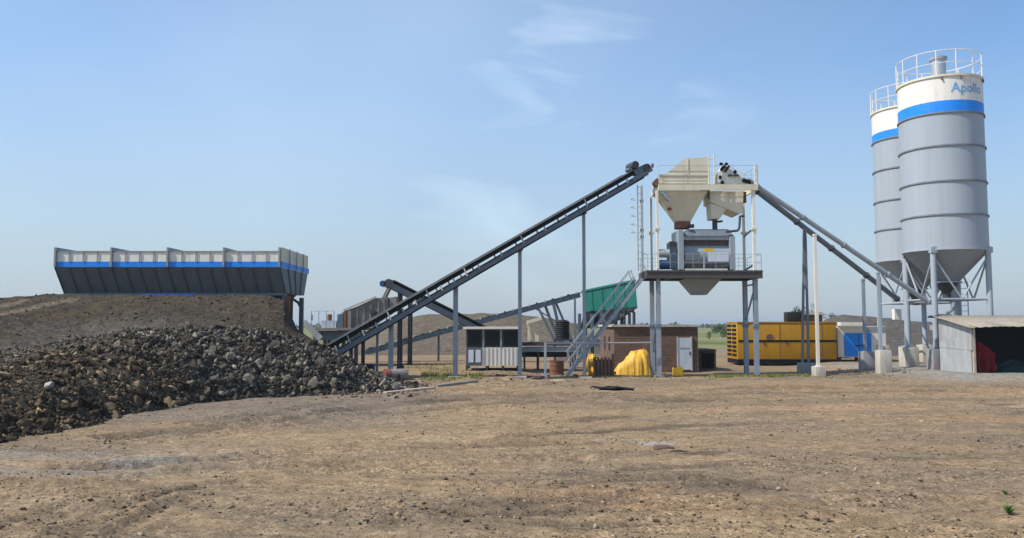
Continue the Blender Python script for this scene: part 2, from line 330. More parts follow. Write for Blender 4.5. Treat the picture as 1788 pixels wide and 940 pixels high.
    fine = math_node(t, 'MULTIPLY', mrange(t, noise(t, P, 38, 4, .7), .3, .7, .68, 1.3), mrange(t, noise(t, P, 13, 5, .75, (.8, 1.1, 1), (8, 3, 1)), .32, .68, .76, 1.22))
    med = mrange(t, noise(t, P, 4.0, 6, .72, (.6, 1.2, 1)), .32, .68, .76, 1.2)
    k = math_node(t, 'MULTIPLY', k, math_node(t, 'MULTIPLY', fine, med))
    sc = N(t, 'ShaderNodeVectorMath', operation='SCALE'); t.links.new(c, sc.inputs[0]); t.links.new(k, sc.inputs['Scale'])
    t.links.new(sc.outputs[0], b.inputs['Base Color'])
    h = math_node(t, 'ADD', math_node(t, 'MULTIPLY', noise(t, P, 9, 7, .7), .05), math_node(t, 'MULTIPLY', math_node(t, 'SUBTRACT', 1, vo.outputs['Distance']), math_node(t, 'MULTIPLY', stony, .022)))
    bp = N(t, 'ShaderNodeBump'); bp.inputs['Strength'].default_value = .85; bp.inputs['Distance'].default_value = 1.0
    t.links.new(h, bp.inputs['Height']); t.links.new(bp.outputs[0], b.inputs['Normal'])
    return m
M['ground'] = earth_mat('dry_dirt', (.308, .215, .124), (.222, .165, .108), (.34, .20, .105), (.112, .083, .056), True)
M['bank'] = earth_mat('bank_earth', (.080, .061, .040), (.064, .053, .038), (.098, .068, .038), (.032, .026, .020), 'bank', gscale=10)
M['heap'] = earth_mat('spoil', (.145, .115, .083), (.13, .108, .08), (.155, .118, .08), (.10, .08, .06), gscale=5)
M['heapg'] = earth_mat('grey_spoil', (.12, .107, .092), (.105, .095, .083), (.125, .106, .085), (.07, .063, .056), gscale=5)
def rock_mat(name, cols, island=True, brown=False):
    m = bpy.data.materials.new(name); m.use_nodes = True; t = m.node_tree; b = t.nodes['Principled BSDF']
    b.inputs['Roughness'].default_value = .92; b.inputs['Specular IOR Level'].default_value = .12
    g = N(t, 'ShaderNodeNewGeometry')
    if island: rnd = g.outputs['Random Per Island']
    else: rnd = N(t, 'ShaderNodeObjectInfo').outputs['Random']
    cr = N(t, 'ShaderNodeValToRGB'); t.links.new(rnd, cr.inputs[0]); e = cr.color_ramp.elements
    while len(e) < len(cols): e.new(.5)
    for i, (p, c) in enumerate(cols): e[i].position = p; e[i].color = (*c, 1)
    f = mrange(t, noise(t, g.outputs['Position'], 14, 6, .7), .3, .7, .62, 1.35)
    last = cr.outputs[0]
    if brown:
        sx = N(t, 'ShaderNodeSeparateXYZ'); t.links.new(g.outputs['Position'], sx.inputs[0])
        fx = math_node(t, 'ADD', mrange(t, sx.outputs['Y'], 27.5, 21.0), math_node(t, 'MULTIPLY', math_node(t, 'SUBTRACT', noise(t, g.outputs['Position'], .5, 3), .5), 1.6))
        mc = N(t, 'ShaderNodeMix', data_type='RGBA', blend_type='MULTIPLY'); mc.inputs['B'].default_value = (1.0, .84, .64, 1)
        t.links.new(mrange(t, fx, 0, 1), mc.inputs['Factor']); t.links.new(last, mc.inputs['A']); last = mc.outputs['Result']
    sc = N(t, 'ShaderNodeVectorMath', operation='SCALE'); t.links.new(last, sc.inputs[0]); t.links.new(f, sc.inputs['Scale'])
    t.links.new(sc.outputs[0], b.inputs['Base Color'])
    bp = N(t, 'ShaderNodeBump'); bp.inputs['Strength'].default_value = .6; bp.inputs['Distance'].default_value = .04
    t.links.new(noise(t, g.outputs['Position'], 22, 5, .7), bp.inputs['Height']); t.links.new(bp.outputs[0], b.inputs['Normal'])
    return m
RC = [(0, (.024, .021, .018)), (.4, (.066, .056, .045)), (.7, (.125, .108, .085)), (.88, (.215, .185, .14)), (1, (.36, .31, .235))]
M['rubble'] = rock_mat('rubble_stone', RC, True, True); M['rock'] = rock_mat('heap_rock', RC, False, True)
M['pale_rock'] = mat('pale_rock', (.40, .38, .32), .9, bump=.5, bscale=18)
M['gravel'] = rock_mat('gravel_stone', [(0, (.05, .037, .026)), (.35, (.14, .105, .068)), (.75, (.27, .20, .125)), (1, (.40, .33, .24))])
M['clod'] = rock_mat('bank_clod', [(0, (.035, .028, .02)), (.6, (.08, .064, .045)), (1, (.16, .135, .10))])
M['leaf'] = rock_mat('tree_leaf', [(0, (.03, .06, .018)), (.5, (.055, .095, .03)), (1, (.09, .13, .045))])
M['grassb'] = rock_mat('grass_blade', [(0, (.13, .16, .04)), (.5, (.22, .24, .06)), (1, (.34, .31, .11))])
M['weed'] = rock_mat('weed_leaf', [(0, (.06, .13, .03)), (1, (.12, .22, .05))])

# ------------------------------------------------------------------ noise + terrain
def vnoise(x, y, seed=0):
    xi = np.floor(x).astype(np.int64); yi = np.floor(y).astype(np.int64); fx = x - xi; fy = y - yi
    def h(a, b):
        n = (a * 374761393 + b * 668265263 + seed * 1442695041) & 0x7fffffff
        n = ((n ^ (n >> 13)) * 1274126177) & 0x7fffffff
        return ((n ^ (n >> 16)) & 0xffff) / 65535.0
    u = fx * fx * (3 - 2 * fx); v = fy * fy * (3 - 2 * fy)
    return (h(xi, yi) * (1 - u) + h(xi + 1, yi) * u) * (1 - v) + (h(xi, yi + 1) * (1 - u) + h(xi + 1, yi + 1) * u) * v - .5
def fbm(x, y, s, o=4, seed=0):
    r = 0 * x; a = 1.
    for i in range(o): r = r + a * vnoise(x / s + 17.3 * i, y / s + 9.1 * i, seed + i); s *= .5; a *= .52
    return r
def sstep(a, b, x):
    t = np.clip((x - a) / (b - a), 0, 1); return t * t * (3 - 2 * t)
TRACK = None
RUTS = []   # wheel ruts: (x, y) polylines through image points on the ground
def rut(pts, wd=.16, dp=.05, twin=1.7, sg=1.):
    P = [Vector((at(px, py, gy(py)).x, gy(py))) for px, py in pts]; RUTS.append((P, wd, dp, sg))
    if twin: RUTS.append(([p + Vector((.35 * twin, twin)) for p in P], wd, dp * .8, sg))
rut([(-80, 985), (90, 935), (190, 890), (275, 868), (420, 845)], .10, .045, 0)
rut([(-20, 1010), (190, 940), (262, 895), (330, 875)], .10, .045, 0)
rut([(40, 985), (150, 925), (225, 888), (300, 862), (420, 838)], .09, .045, 0)
rut([(-60, 930), (60, 900), (150, 872), (300, 852)], .10, .05, 0)
rut([(-100, 855), (120, 848), (330, 822), (620, 808), (1000, 800)], .2, .085, 1.9)
rut([(200, 765), (420, 745), (640, 722), (900, 706), (1300, 690), (1788, 684)], .25, .10, 2.2)
rut([(560, 722), (700, 708), (900, 698), (1120, 702), (1400, 694)], .2, .05, 0)
rut([(700, 905), (1000, 868), (1350, 850), (1788, 830)], .2, .035, 2.0)
rut([(330, 735), (470, 722), (600, 700), (760, 690), (900, 688)], .2, .05, 1.8)
rut([(900, 760), (1200, 742), (1500, 735), (1800, 722)], .22, .035, 2.4)
rut([(1000, 925), (1180, 890), (1500, 870), (1800, 878)], .16, .03, 1.5)
rut([(-80, 815), (250, 792), (650, 770), (1000, 752), (1400, 733), (1820, 722)], .38, .015, 1.9, -1.)
rut([(-40, 880), (350, 858), (800, 836), (1200, 838), (1500, 858), (1820, 890)], .26, .015, 1.8, -1.)
rut([(820, 935), (1010, 905), (1250, 905), (1500, 925)], .16, .02, 1.6, -1.)
rut([(400, 728), (560, 712), (700, 716), (900, 730), (1200, 722), (1500, 706)], .30, .02, 0, -1.)
rut([(480, 742), (560, 722), (680, 706), (830, 700), (1000, 705)], .16, .05, 1.8)
rut([(600, 880), (900, 893), (1200, 878), (1500, 902), (1800, 940)], .13, .03, 1.7)
def gheight(x, y):
    x = np.asarray(x, float); y = np.asarray(y, float)
    near = sstep(60, 30, y)
    z = .11 * fbm(x, y, 5.5, 3, 3) + .075 * fbm(x, y * 1.6, 1.3, 4, 9) * near
    z += .022 * fbm(x, y, .32, 3, 21) * sstep(40, 14, y)
    rough = sstep(-.12, .25, fbm(x, y, 3.0, 2, 33))
    z += rough * .028 * fbm(x, y, .16, 2, 41) * sstep(24, 9, y)
    z *= near * .9 + .1
    for P, wd, dp, sg in RUTS:
        xs0 = min(p.x for p in P) - 1.5; xs1 = max(p.x for p in P) + 1.5; ys0 = min(p.y for p in P) - 1.5; ys1 = max(p.y for p in P) + 1.5
        mk = (x > xs0) & (x < xs1) & (y > ys0) & (y < ys1)
        if not mk.any(): continue
        xm, ym = x[mk], y[mk]; d = np.full(xm.shape, 9.)
        for a, b in zip(P, P[1:]):
            ab = b - a; L2 = ab.length_squared
            t = np.clip(((xm - a.x) * ab.x + (ym - a.y) * ab.y) / L2, 0, 1)
            d = np.minimum(d, np.hypot(xm - a.x - t * ab.x, ym - a.y - t * ab.y))
        d = d + .07 * fbm(xm, ym, .8, 3, 61)
        u0 = P[-1] - P[0]; al = (xm * u0.x + ym * u0.y) / u0.length
        lug = .65 + .35 * np.sign(np.sin(2 * np.pi * al / .24 + 9 * d)) * sstep(22, 13, ym)
        dd = dp * (.55 + 1.0 * (fbm(xm, ym, 3.5, 2, 71) + .4))
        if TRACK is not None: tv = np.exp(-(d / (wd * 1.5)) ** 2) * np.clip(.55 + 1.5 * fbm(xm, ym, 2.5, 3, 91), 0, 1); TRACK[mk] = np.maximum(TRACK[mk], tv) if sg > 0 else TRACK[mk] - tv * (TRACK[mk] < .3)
        z[mk] += -dd * lug * np.exp(-(d / wd) ** 2) + dd * .75 * np.exp(-((d - wd * 2.1) / (wd * .8)) ** 2)
    # low mound of dirt by the conveyor feet and a pad at the shed
    z += .22 * np.exp(-(((x + .5) / 3.2) ** 2 + ((y - 31.8) / 1.0) ** 2)) * (1 + fbm(x, y, .6, 3, 5))
    z += .14 * sstep(2.0, -1.0, x) * sstep(32.0, 34.5, y) * sstep(70, 50, y)
    z += .20 * sstep(15.5, 18.5, x) * sstep(30.5, 34, y) * sstep(75, 50, y)
    return z
def G(x, y): return float(gheight(np.array([x]), np.array([y]))[0])
def grid_mesh(name, X, Y, Z, material, kind, smooth=True):
    nr, nc = X.shape
    me = bpy.data.meshes.new(name); co_ = np.stack([X, Y, Z], -1).reshape(-1, 3).astype(np.float32)
    i = np.arange(nr * nc).reshape(nr, nc)
    q = np.stack([i[:-1, :-1], i[:-1, 1:], i[1:, 1:], i[1:, :-1]], -1).reshape(-1, 4)
    me.vertices.add(len(co_)); me.vertices.foreach_set('co', co_.ravel())
    me.loops.add(q.size); me.loops.foreach_set('vertex_index', q.ravel().astype(np.int32))
    me.polygons.add(len(q)); me.polygons.foreach_set('loop_start', np.arange(0, q.size, 4, dtype=np.int32))
    me.polygons.foreach_set('use_smooth', np.full(len(q), smooth)); me.update(calc_edges=True); me.validate()
    me.materials.append(material); o = bpy.data.objects.new(name, me); COL.objects.link(o); o['kind'] = kind
    return o
ys = [3.0]
while ys[-1] < 56: ys.append(ys[-1] * 1.0052)
while ys[-1] < 4200: ys.append(ys[-1] * 1.1)
ys = np.array([-40, -15, -4, 1] + ys)
xc = list(np.arange(-17, 17.001, .055)); 
for side in (1, -1):
    v = 17.055; ext = []
    while v < 34: ext.append(v); v += .14
    while v < 4200: ext.append(v); v *= 1.14
    xc += [side * e for e in ext]
xc = np.array(sorted(xc))
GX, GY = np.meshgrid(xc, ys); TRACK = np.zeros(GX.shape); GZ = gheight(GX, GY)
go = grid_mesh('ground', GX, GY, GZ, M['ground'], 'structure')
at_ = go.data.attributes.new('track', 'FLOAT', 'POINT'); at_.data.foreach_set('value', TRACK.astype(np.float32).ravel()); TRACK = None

# ---- embankment behind the rubble: profile per image column, laid out in real depth
#        px : toeY topY topZ ledgeY ledgeZ crestY crestZ backY
def zp(py, Y): return zz(py, Y)
T = [(-620, 9.0, 15.0, zp(650, 15), 17.0, zp(606, 17.), 24.0, zp(530, 24), 30),
     (-300, 12.2, 17.0, zp(650, 17), 19.5, zp(612, 19.5), 26.5, zp(526, 26.5), 32),
     (0, gy(778), 19.6, zp(646, 19.6), 22.5, zp(611, 22.5), 29.0, zp(521, 29), 33.4),
     (75, gy(765), 22.0, zp(622, 22), 24.0, zp(598, 24), 30.5, zp(515.5, 30.5), 33.6),
     (150, gy(747), 24.2, zp(600, 24.2), 25.8, zp(588, 25.8), 31.0, zp(515.5, 31.0), 33.6),
     (250, gy(722), 26.5, zp(577, 26.5), 27.3, zp(572, 27.3), 31.3, zp(515.5, 31.3), 33.6),
     (375, gy(701), 28.0, zp(572, 28), 28.6, zp(571, 28.6), 31.4, zp(515.5, 31.4), 33.6),
     (470, gy(693), 28.5, zp(580, 28.5), 29.2, zp(574, 29.2), 31.4, zp(517, 31.4), 33.6),
     (497, gy(692), 28.6, zp(586, 28.6), 29.3, zp(580, 29.3), 31.4, zp(525, 31.4), 33.5),
     (520, gy(691), 28.7, zp(592, 28.7), 29.4, zp(588, 29.4), 31.4, zp(575, 31.4), 33.0),
     (560, gy(690), 28.9, zp(601, 28.9), 29.6, zp(600, 29.6), 31.0, zp(604, 31.0), 32.6),
     (600, gy(689), 29.2, zp(622, 29.2), 29.9, zp(622, 29.9), 31.0, zp(628, 31.0), 32.6),
     (640, gy(687), 29.7, zp(645, 29.7), 30.3, zp(646, 30.3), 31.2, zp(648, 31.2), 32.6),
     (690, gy(682), 30.4, zp(664, 30.4), 31.0, zp(664, 31.0), 31.8, zp(664, 31.8), 32.4),
     (745, gy(676), 30.4, -.12, 31.0, -.2, 31.8, -.25, 32.6)]
T = np.array(T, float)
def bank_profile(px):
    return [np.interp(px, T[:, 0], T[:, k]) for k in range(1, 9)]
pxs = np.concatenate([np.linspace(-620, 0, 90), np.linspace(2, 745, 420)])
tt = np.concatenate([np.linspace(0, 1, 70), np.linspace(1.04, 2, 14), np.linspace(2.02, 3, 90), [3.5, 4.0, 4.15, 4.3]])
def bank_point(px, t):
    px = np.asarray(px, float); t = np.asarray(t, float)
    t0, t1, z1, y2, z2, y3, z3, y4 = bank_profile(px)
    Yk = np.stack([t0, t1, y2, y3, y4, y4 + .2], 0); Zk = np.stack([0 * z1 - .10, z1, z2, z3, z3, 0 * z3 - .5], 0)
    tc_ = np.clip(t, 0, 4.3); i = np.minimum(np.floor(tc_), 4).astype(int); f = tc_ - i; f = np.where(i == 4, np.clip(f / .3, 0, 1), f)
    idx = np.arange(px.size).reshape(px.shape) if px.ndim else 0
    Yf = np.take_along_axis(Yk.reshape(6, -1), i.reshape(1, -1), 0).reshape(px.shape) * (1 - f) + np.take_along_axis(Yk.reshape(6, -1), np.minimum(i + 1, 5).reshape(1, -1), 0).reshape(px.shape) * f
    Zf = np.take_along_axis(Zk.reshape(6, -1), i.reshape(1, -1), 0).reshape(px.shape) * (1 - f) + np.take_along_axis(Zk.reshape(6, -1), np.minimum(i + 1, 5).reshape(1, -1), 0).reshape(px.shape) * f
    Zf = Zf + np.where(i == 0, .16 * np.sin(np.pi * f) * np.clip(z1, 0, 2), 0) + np.where(i == 2, .10 * np.sin(np.pi * f) * np.clip(z3 - z2, 0, 2), 0)
    Xf = (px - CX) / F * Yf * 1.0
    Zf = Zf + np.where((i >= 1) & (i <= 2), .05, .07 * (i == 0)) * fbm(Xf, Yf, .38, 3, 99)
    amp = np.where(i == 0, np.sin(np.pi * np.clip(f, 0, 1)) * .26 + .05, np.where(i <= 2, .10, .02)) * np.clip(z1 * 1.4 + .2, .1, 1)
    Zf = Zf + amp * fbm(Xf, Yf, 1.1, 4, 77)
    # wheel track climbing the bank
    return Xf, Yf, Zf
PX, TT = np.meshgrid(pxs, tt)
BX, BY, BZ = bank_point(PX, TT)
bo = grid_mesh('embankment', BX, BY, BZ, M['bank'], 'structure')
lw_ = np.clip(1 - np.abs(TT - 1.62) / .75, 0, 1) * np.clip((430 - PX) / 160, 0, 1)
lw_ = np.clip(lw_ * 1.6, 0, 1) * np.clip(.8 + 1.2 * fbm(BX, BY, 1.0, 3, 12), 0, 1)
bo.data.attributes.new('ledge', 'FLOAT', 'POINT').data.foreach_set('value', lw_.astype(np.float32).ravel())

# ---- stones
def ico(sub, seed, flat=.85, planes=10):
    bm = bmesh.new(); bmesh.ops.create_icosphere(bm, subdivisions=sub, radius=1); r = np.random.default_rng(seed)
    V = np.array([v.co[:] for v in bm.verts]); Fc = np.array([[v.index for v in f.verts] for f in bm.faces]); bm.free()
    nrm = r.normal(size=(planes, 3)); nrm /= np.linalg.norm(nrm, axis=1)[:, None]; d = r.uniform(.38, .85, planes)
    dots = V @ nrm.T; rad = np.where(dots > .05, d / np.maximum(dots, .05), 9).min(1); rad = np.minimum(rad, 1.25)
    V = V * rad[:, None]; V *= np.array([r.uniform(.8, 1.3), r.uniform(.75, 1.15), r.uniform(.6, .95) * flat])
    return V.astype(np.float32), Fc
def rand_rot(n, r):
    q = r.normal(size=(n, 4)); q /= np.linalg.norm(q, axis=1)[:, None]; a, b, c, d = q.T
    return np.stack([1 - 2 * (c * c + d * d), 2 * (b * c - a * d), 2 * (b * d + a * c), 2 * (b * c + a * d), 1 - 2 * (b * b + d * d), 2 * (c * d - a * b),
                     2 * (b * d - a * c), 2 * (c * d + a * b), 1 - 2 * (b * b + c * c)], -1).reshape(n, 3, 3)
def stones_mesh(name, pos, rad, material, sub, r, nproto=10, full=True):
    protos = [ico(sub, 100 + k) for k in range(nproto)]
    vs = []; fs = []; base = 0; pick = r.integers(0, nproto, len(pos))
    for k in range(nproto):
        m = pick == k; n = m.sum()
        if not n: continue
        V, Fc = protos[k]; Rm = rand_rot(n, r)
        if not full:                                        # stones that lie flat: spin only
            a = r.uniform(0, 2 * np.pi, n); z0 = np.zeros(n); Rm = np.stack([np.cos(a), -np.sin(a), z0, np.sin(a), np.cos(a), z0, z0, z0, z0 + 1], -1).reshape(n, 3, 3)
        W = np.einsum('nij,vj->nvi', Rm, V) * rad[m][:, None, None] + pos[m][:, None, :]
        vs.append(W.reshape(-1, 3)); fs.append((Fc[None] + (base + np.arange(n) * len(V))[:, None, None]).reshape(-1, 3)); base += n * len(V)
    vs = np.concatenate(vs); fs = np.concatenate(fs)
    me = bpy.data.meshes.new(name); me.vertices.add(len(vs)); me.vertices.foreach_set('co', vs.astype(np.float32).ravel())
    me.loops.add(fs.size); me.loops.foreach_set('vertex_index', fs.ravel().astype(np.int32))
    me.polygons.add(len(fs)); me.polygons.foreach_set('loop_start', np.arange(0, fs.size, 3, dtype=np.int32)); me.update(calc_edges=True)
    me.materials.append(material); o = bpy.data.objects.new(name, me); COL.objects.link(o); o['kind'] = 'stuff'
    return o
n = 30000
px = rng.uniform(-260, 745, n * 2); t = rng.uniform(0, 1.9, n * 2) 
prof = bank_profile(px); keep = (rng.uniform(size=px.size) < np.where(t > 1, .55 * np.clip((430 - px) / 100, 0, 1), 1)); px, t = px[keep][:n], t[keep][:n]
x, y, z = bank_point(px, t)
kp = rng.uniform(size=x.size) < np.clip(.80 + 1.5 * fbm(x, y, .8, 3, 88), .38, 1); px, t, x, y, z = px[kp], t[kp], x[kp], y[kp], z[kp]
rad = np.clip(rng.lognormal(math.log(.0021), .55, len(x)), .0009, .0085) * y * np.where(t > 1, .5, 1) * np.interp(px, [430, 640], [1.0, .78]) * np.where(t < .22, 1.3, 1)
z = z + rad * .12
scr = rad / y * np.where((px > -20) & (t < 1), 1, .01)
order = np.argsort(-scr); big = order[:300]; rest = order[300:]
o = stones_mesh('rubble', np.stack([x, y, z], -1)[rest], rad[rest], M['rubble'], 1, rng)
o['label'] = 'heap of dark broken stone tipped along the foot of the earth bank'; o['category'] = 'rubble'
rock_meshes = []
for k in range(12):
    V, Fc = ico(2, 300 + k); me = bpy.data.meshes.new('rock'); me.from_pydata([tuple(v) for v in V], [], [tuple(int(i) for i in f) for f in Fc]); me.materials.append(M['rock']); rock_meshes.append(me)
for k, i in enumerate(big):
    o = bpy.data.objects.new('rock', rock_meshes[k % 12]); COL.objects.link(o); o.location = (x[i], y[i], z[i]); o.scale = (rad[i],) * 3
    o.rotation_euler = rng.uniform(0, 6.28, 3)
    tag(o, 'large angular rock lying in the dark rubble heap below the earth bank', 'rock', 'larger rocks of the rubble heap')
V, Fc = ico(2, 411)
mb = MB().add([tuple(v * .16) for v in V], [tuple(int(i) for i in f) for f in Fc])
pt = bank_point(np.array([95.]), np.array([.36])); P0 = Vector((pt[0][0], pt[1][0] - .08, pt[2][0] + .12))
for v in mb.v: v += P0
o = mb.build('rock', M['pale_rock'], smooth=False); tag(o, 'single whitish rock standing out low on the dark rubble heap', 'rock')

pxb = rng.uniform(-60, 520, 2600); tb = rng.uniform(1.2, 3.0, 2600); xb, yb, zb_ = bank_point(pxb, tb)
rb_ = np.clip(rng.lognormal(math.log(.0011), .5, 2600), .0006, .004) * yb
o = stones_mesh('earth_clods', np.stack([xb, yb, zb_], -1), rb_, M['clod'], 1, rng)
o['label'] = 'small clods and stones lying on the slope of the earth bank'; o['category'] = 'clods'
# loose gravel over the yard, thicker near the camera
n = 34000
yy = 6.5 * np.exp(rng.uniform(0, 1, n) ** 1.15 * math.log(34 / 6.5)); xs_ = rng.uniform(-.75, .75, n) * yy * 1.02
dens = sstep(-.18, .3, fbm(xs_, yy * 1.5, 2.6, 3, 55)); kp = rng.uniform(size=n) < (.12 + .88 * dens); xs_, yy = xs_[kp], yy[kp]
rr = np.clip(rng.lognormal(math.log(.0135), .55, len(xs_)), .006, .065)
ex = []
for (a, b_, c_, d_, n_, m_) in ((735, 1010, 652, 676, 700, .03), (1010, 1240, 652, 664, 260, .025), (1440, 1600, 648, 662, 220, .03), (560, 760, 682, 694, 260, .04)):
    for _ in range(n_):
        q_ = rng.uniform(c_, d_); Y_ = gy(q_); ex.append((at(rng.uniform(a, b_), q_, Y_).x, Y_, min(.16, rng.lognormal(math.log(m_), .6))))
ex = np.array(ex); xs_ = np.concatenate([xs_, ex[:, 0]]); yy = np.concatenate([yy, ex[:, 1]]); rr = np.concatenate([rr, ex[:, 2]])
o = stones_mesh('gravel', np.stack([xs_, yy, gheight(xs_, yy) + rr * .15], -1), rr, M['gravel'], 1, rng, 8, False)
o['label'] = 'small loose stones strewn over the dirt yard'; o['category'] = 'gravel'

# ---- spoil heaps far behind
def heap(name, ridge, Yc, wid, material, seed):
    xs = np.array([at(p, 560, Yc).x for p, _ in ridge]); hs = np.array([zz(q, Yc) for _, q in ridge])
    X, Y = np.meshgrid(np.linspace(xs[0], xs[-1], 140), np.linspace(-1, 1, 60))
    H = np.interp(X, xs, hs)
    prof = np.clip(1 - np.abs(Y), 0, 1) ** .85
    Z = H * prof - .15 + .35 * fbm(X, Y * wid, 4, 4, seed) * prof
    return grid_mesh(name, X, Yc + Y * wid, Z, material, 'structure')
heap('spoil_heap', [(560, 640), (640, 590), (700, 549), (740, 543), (820, 542), (890, 543), (960, 550), (1005, 560), (1050, 600), (1110, 640)], 68, 8.5, M['heap'], 5)
heap('stone_heap', [(1395, 640), (1440, 556), (1470, 547), (1520, 550), (1570, 553), (1620, 556), (1700, 560), (1760, 610), (1800, 640)], 62, 7, M['heapg'], 8)

# ------------------------------------------------------------------ aggregate bin
YB0, YB1 = 32.0, 36.3
b = thing('aggregate_bin', 'long grey four bay aggregate bin with white rim and blue stripe on the earth bank', 'storage bin', (xx(300, 34, 500), 34, 0))
XL, XR = at(97, 440, YB0).x, at(490, 440, YB0).x
zt, zs1, zs0, zb = zz(439, YB0), zz(457, YB0), zz(466.5, YB0), zz(512, YB0 + .7)
yb0, yb1 = YB0 + .75, YB1 - .75; xl, xr = at(113, 512, yb0).x, at(500, 512, yb0).x
MB().box(XL, XR, YB0, YB0 + .04, zs1, zt).build('front_panel', M['binw'], b)
MB().box(XL, XR, YB1 - .04, YB1, zs0, zt).build('rear_panel', M['white'], b)
MB().box(XL - .012, XR + .012, YB0 - .012, YB0 + .045, zs0, zs1).build('blue_stripe', M['blue'], b)
MB().box(XR + .012, XR + .06, YB0 + .045, YB1, zs0, zs1).build('blue_stripe', M['blue'], b)
q = MB(); q.hexa([(xl, yb0, zb), (xr, yb0, zb), (xr, yb1, zb), (xl, yb1, zb), (XL, YB0 + .006, zs0 - .004), (XR, YB0 + .006, zs0 - .004), (XR, YB1, zs0 - .004), (XL, YB1, zs0 - .004)])
hb = q.build('hopper_body', M['binlow'], b)
MB().box(xl, xr, yb0 - .06, yb0 + .1, zb - .10, zb - .004).build('bottom_beam', M['bluegrey'], b)
MB().box(at(250, 512, yb0).x, at(340, 512, yb0).x, yb0 - .075, yb0 - .063, zb - .10, zb - .02).build('bottom_beam', M['blue'], b)
bays = [97, 196, 294, 392, 490]
for k, p in enumerate(bays):
    X = at(p, 440, YB0).x + (.03 if k == 0 else -.03 if k == 4 else 0)
    zt2 = zz(432.5, YB0)
    pl = MB().box(X - .03, X + .03, YB0 - .05, YB1 + .02, zs0 + .01 if k < 4 else zs1 + .002, zt2)
    pl.build('divider_plate', M['cream'] if k == 4 else M['grey'], b)
    MB().box(X - .035, X + .035, YB0 - .10, YB0 - .052, zs0, zt2).build('rib', M['ribl'], b)
def front_at(u, v):    # point on the sloping lower front face
    return Vector((XL + (XR - XL) * u, YB0, zs0)).lerp(Vector((xl + (xr - xl) * u, yb0, zb)), v)
for i in range(17):
    u = i / 16; X = XL + (XR - XL) * u
    if i % 4: MB().box(X - .016, X + .016, YB0 - .045, YB0 - .014, zs1 + .003, zt).build('rib', M['ribl'], b)
    MB().beam(front_at(u, .0) + Vector((0, -.02, 0)), front_at(u, 1) + Vector((0, -.02, 0)), .035, .05, (0, -1, 0)).build('rib', M['binrib'], b)
MB().box(XL, XR, YB0 - .03, YB0 + .05, zt - .025, zt + .012).build('rim', M['ribl'], b)
for i in range(1, 4):
    Y = YB0 + (YB1 - YB0) * i / 4; Yl = yb0 + (yb1 - yb0) * i / 4
    MB().box(XR + .06, XR + .10, Y - .025, Y + .025, zs0, zz(431, YB0)).build('rib', M['grey'], b)
    MB().beam((XR + .02, Y, zs0 - .01), (xr + .02, Yl, zb), .05, .05, (1, 0, 0)).build('rib', M['binrib'], b)
MB().box(XR + .004, XR + .012, YB0 + .045, YB1, zs1 + .002, zz(431, YB0) - .01).build('end_panel', M['cream'], b)
for p in (150, 247, 345, 443):       # gate hoppers under each bay
    X = at(p, 512, yb0).x; z0 = zb - .9
    MB().hexa([(X - .3, 33.75, z0), (X + .3, 33.75, z0), (X + .3, 34.45, z0), (X - .3, 34.45, z0), (X - 1, yb0 + .12, zb - .005), (X + 1, yb0 + .12, zb - .005), (X + 1, yb1 - .02, zb - .005), (X - 1, yb1 - .02, zb - .005)]).build('gate_hopper', M['dark'], b)
for X in (xl + .2, xl + (xr - xl) / 2, xr - .08):
    for Y in (yb0 + .06, yb1 - .1):
        MB().box(X - .085, X + .085, Y - .085, Y + .085, -.2, zb - .10).build('leg', M['bluegrey'], b)
g_ = MB(); g_.path([(xr - .08, yb1 - .1, zb - .6), (xr - .22, yb1 - .1, zb - .32), (xr - .5, yb1 - .1, zb - .13)], .06); g_.build('brace', M['bluegrey'], b)
MB().tube((xr - .9, yb1 - .1, .4), (xr - .1, yb1 - .1, zb - 1.6), .035).build('brace', M['bluegrey'], b)
o = MB().box(xl + .3, xr - .05, 33.86, 33.98, -.2, zb - .14).build('retaining_wall', M['rust']); tag(o, 'rusty steel plate wall holding the bank under the bin', 'wall')
rp = MB().box(at(499, 530, 32.6).x, at(506, 530, 32.6).x, 32.5, 32.72, 1.4, zb - .11).build('side_plate', M['rust'], b)

# ------------------------------------------------------------------ main conveyor
A = at(588, 616, 32.4); B = at(1116, 311, 36.3)             # near stringer, from the rubble to the tower
d = (B - A).normalized(); side = Vector((-d.y, d.x, 0)).normalized(); nrm = side.cross(d) * -1
if nrm.z < 0: nrm = -nrm
WC = .95
cv = thing('belt_conveyor', 'long inclined belt conveyor climbing from the rubble to the mixing tower', 'conveyor', (A.x, A.y, 0))
LEN = (B - A).length
def along(s, off, w_): return A + d * s + nrm * off + side * w_
LB = LEN * .42                                               # the lower run has deeper side channels
for w_ in (0, WC):
    MB().chan(along(-1.8, -.04, w_), along(LB, -.04, w_), .09, .22, nrm, .025).build('stringer', M['bluegrey'], cv)
    MB().chan(along(LB + .003, .0, w_), along(LEN + .5, .0, w_), .09, .17, nrm, .025).build('stringer', M['bluegrey'], cv)
    MB().beam(along(-1.4, .445, w_), along(LEN - .2, .445, w_), .05, .03, nrm).build('side_rail', M['rim'], cv)
MB().beam(along(-1.5, .335, WC / 2), along(LEN + .2, .335, WC / 2), WC + .08, .185, nrm).build('carrying_belt', M['black'], cv)
MB().beam(along(-1.5, -.15, WC / 2), along(LEN + .2, -.10, WC / 2), WC - .1, .05, nrm).build('return_belt', M['black'], cv)
MB().beam(along(-1.5, -.16, -.02), along(LEN + .2, -.095, -.02), .09, .05, nrm).build('guard_strip', M['black'], cv)
s = -1.2; k = 0
while s < LEN - .2:
    for w_ in (-.06, WC + .06):
        MB().beam(along(s, .05, w_), along(s + .03, .27 if k % 3 else .40, w_), .085, .05, d).build('idler_bracket', M['white'] if s < LB and k % 2 == 0 else M['grey'], cv)
    s += 0.62 if s < LB else 1.15; k += 1
s = -.6
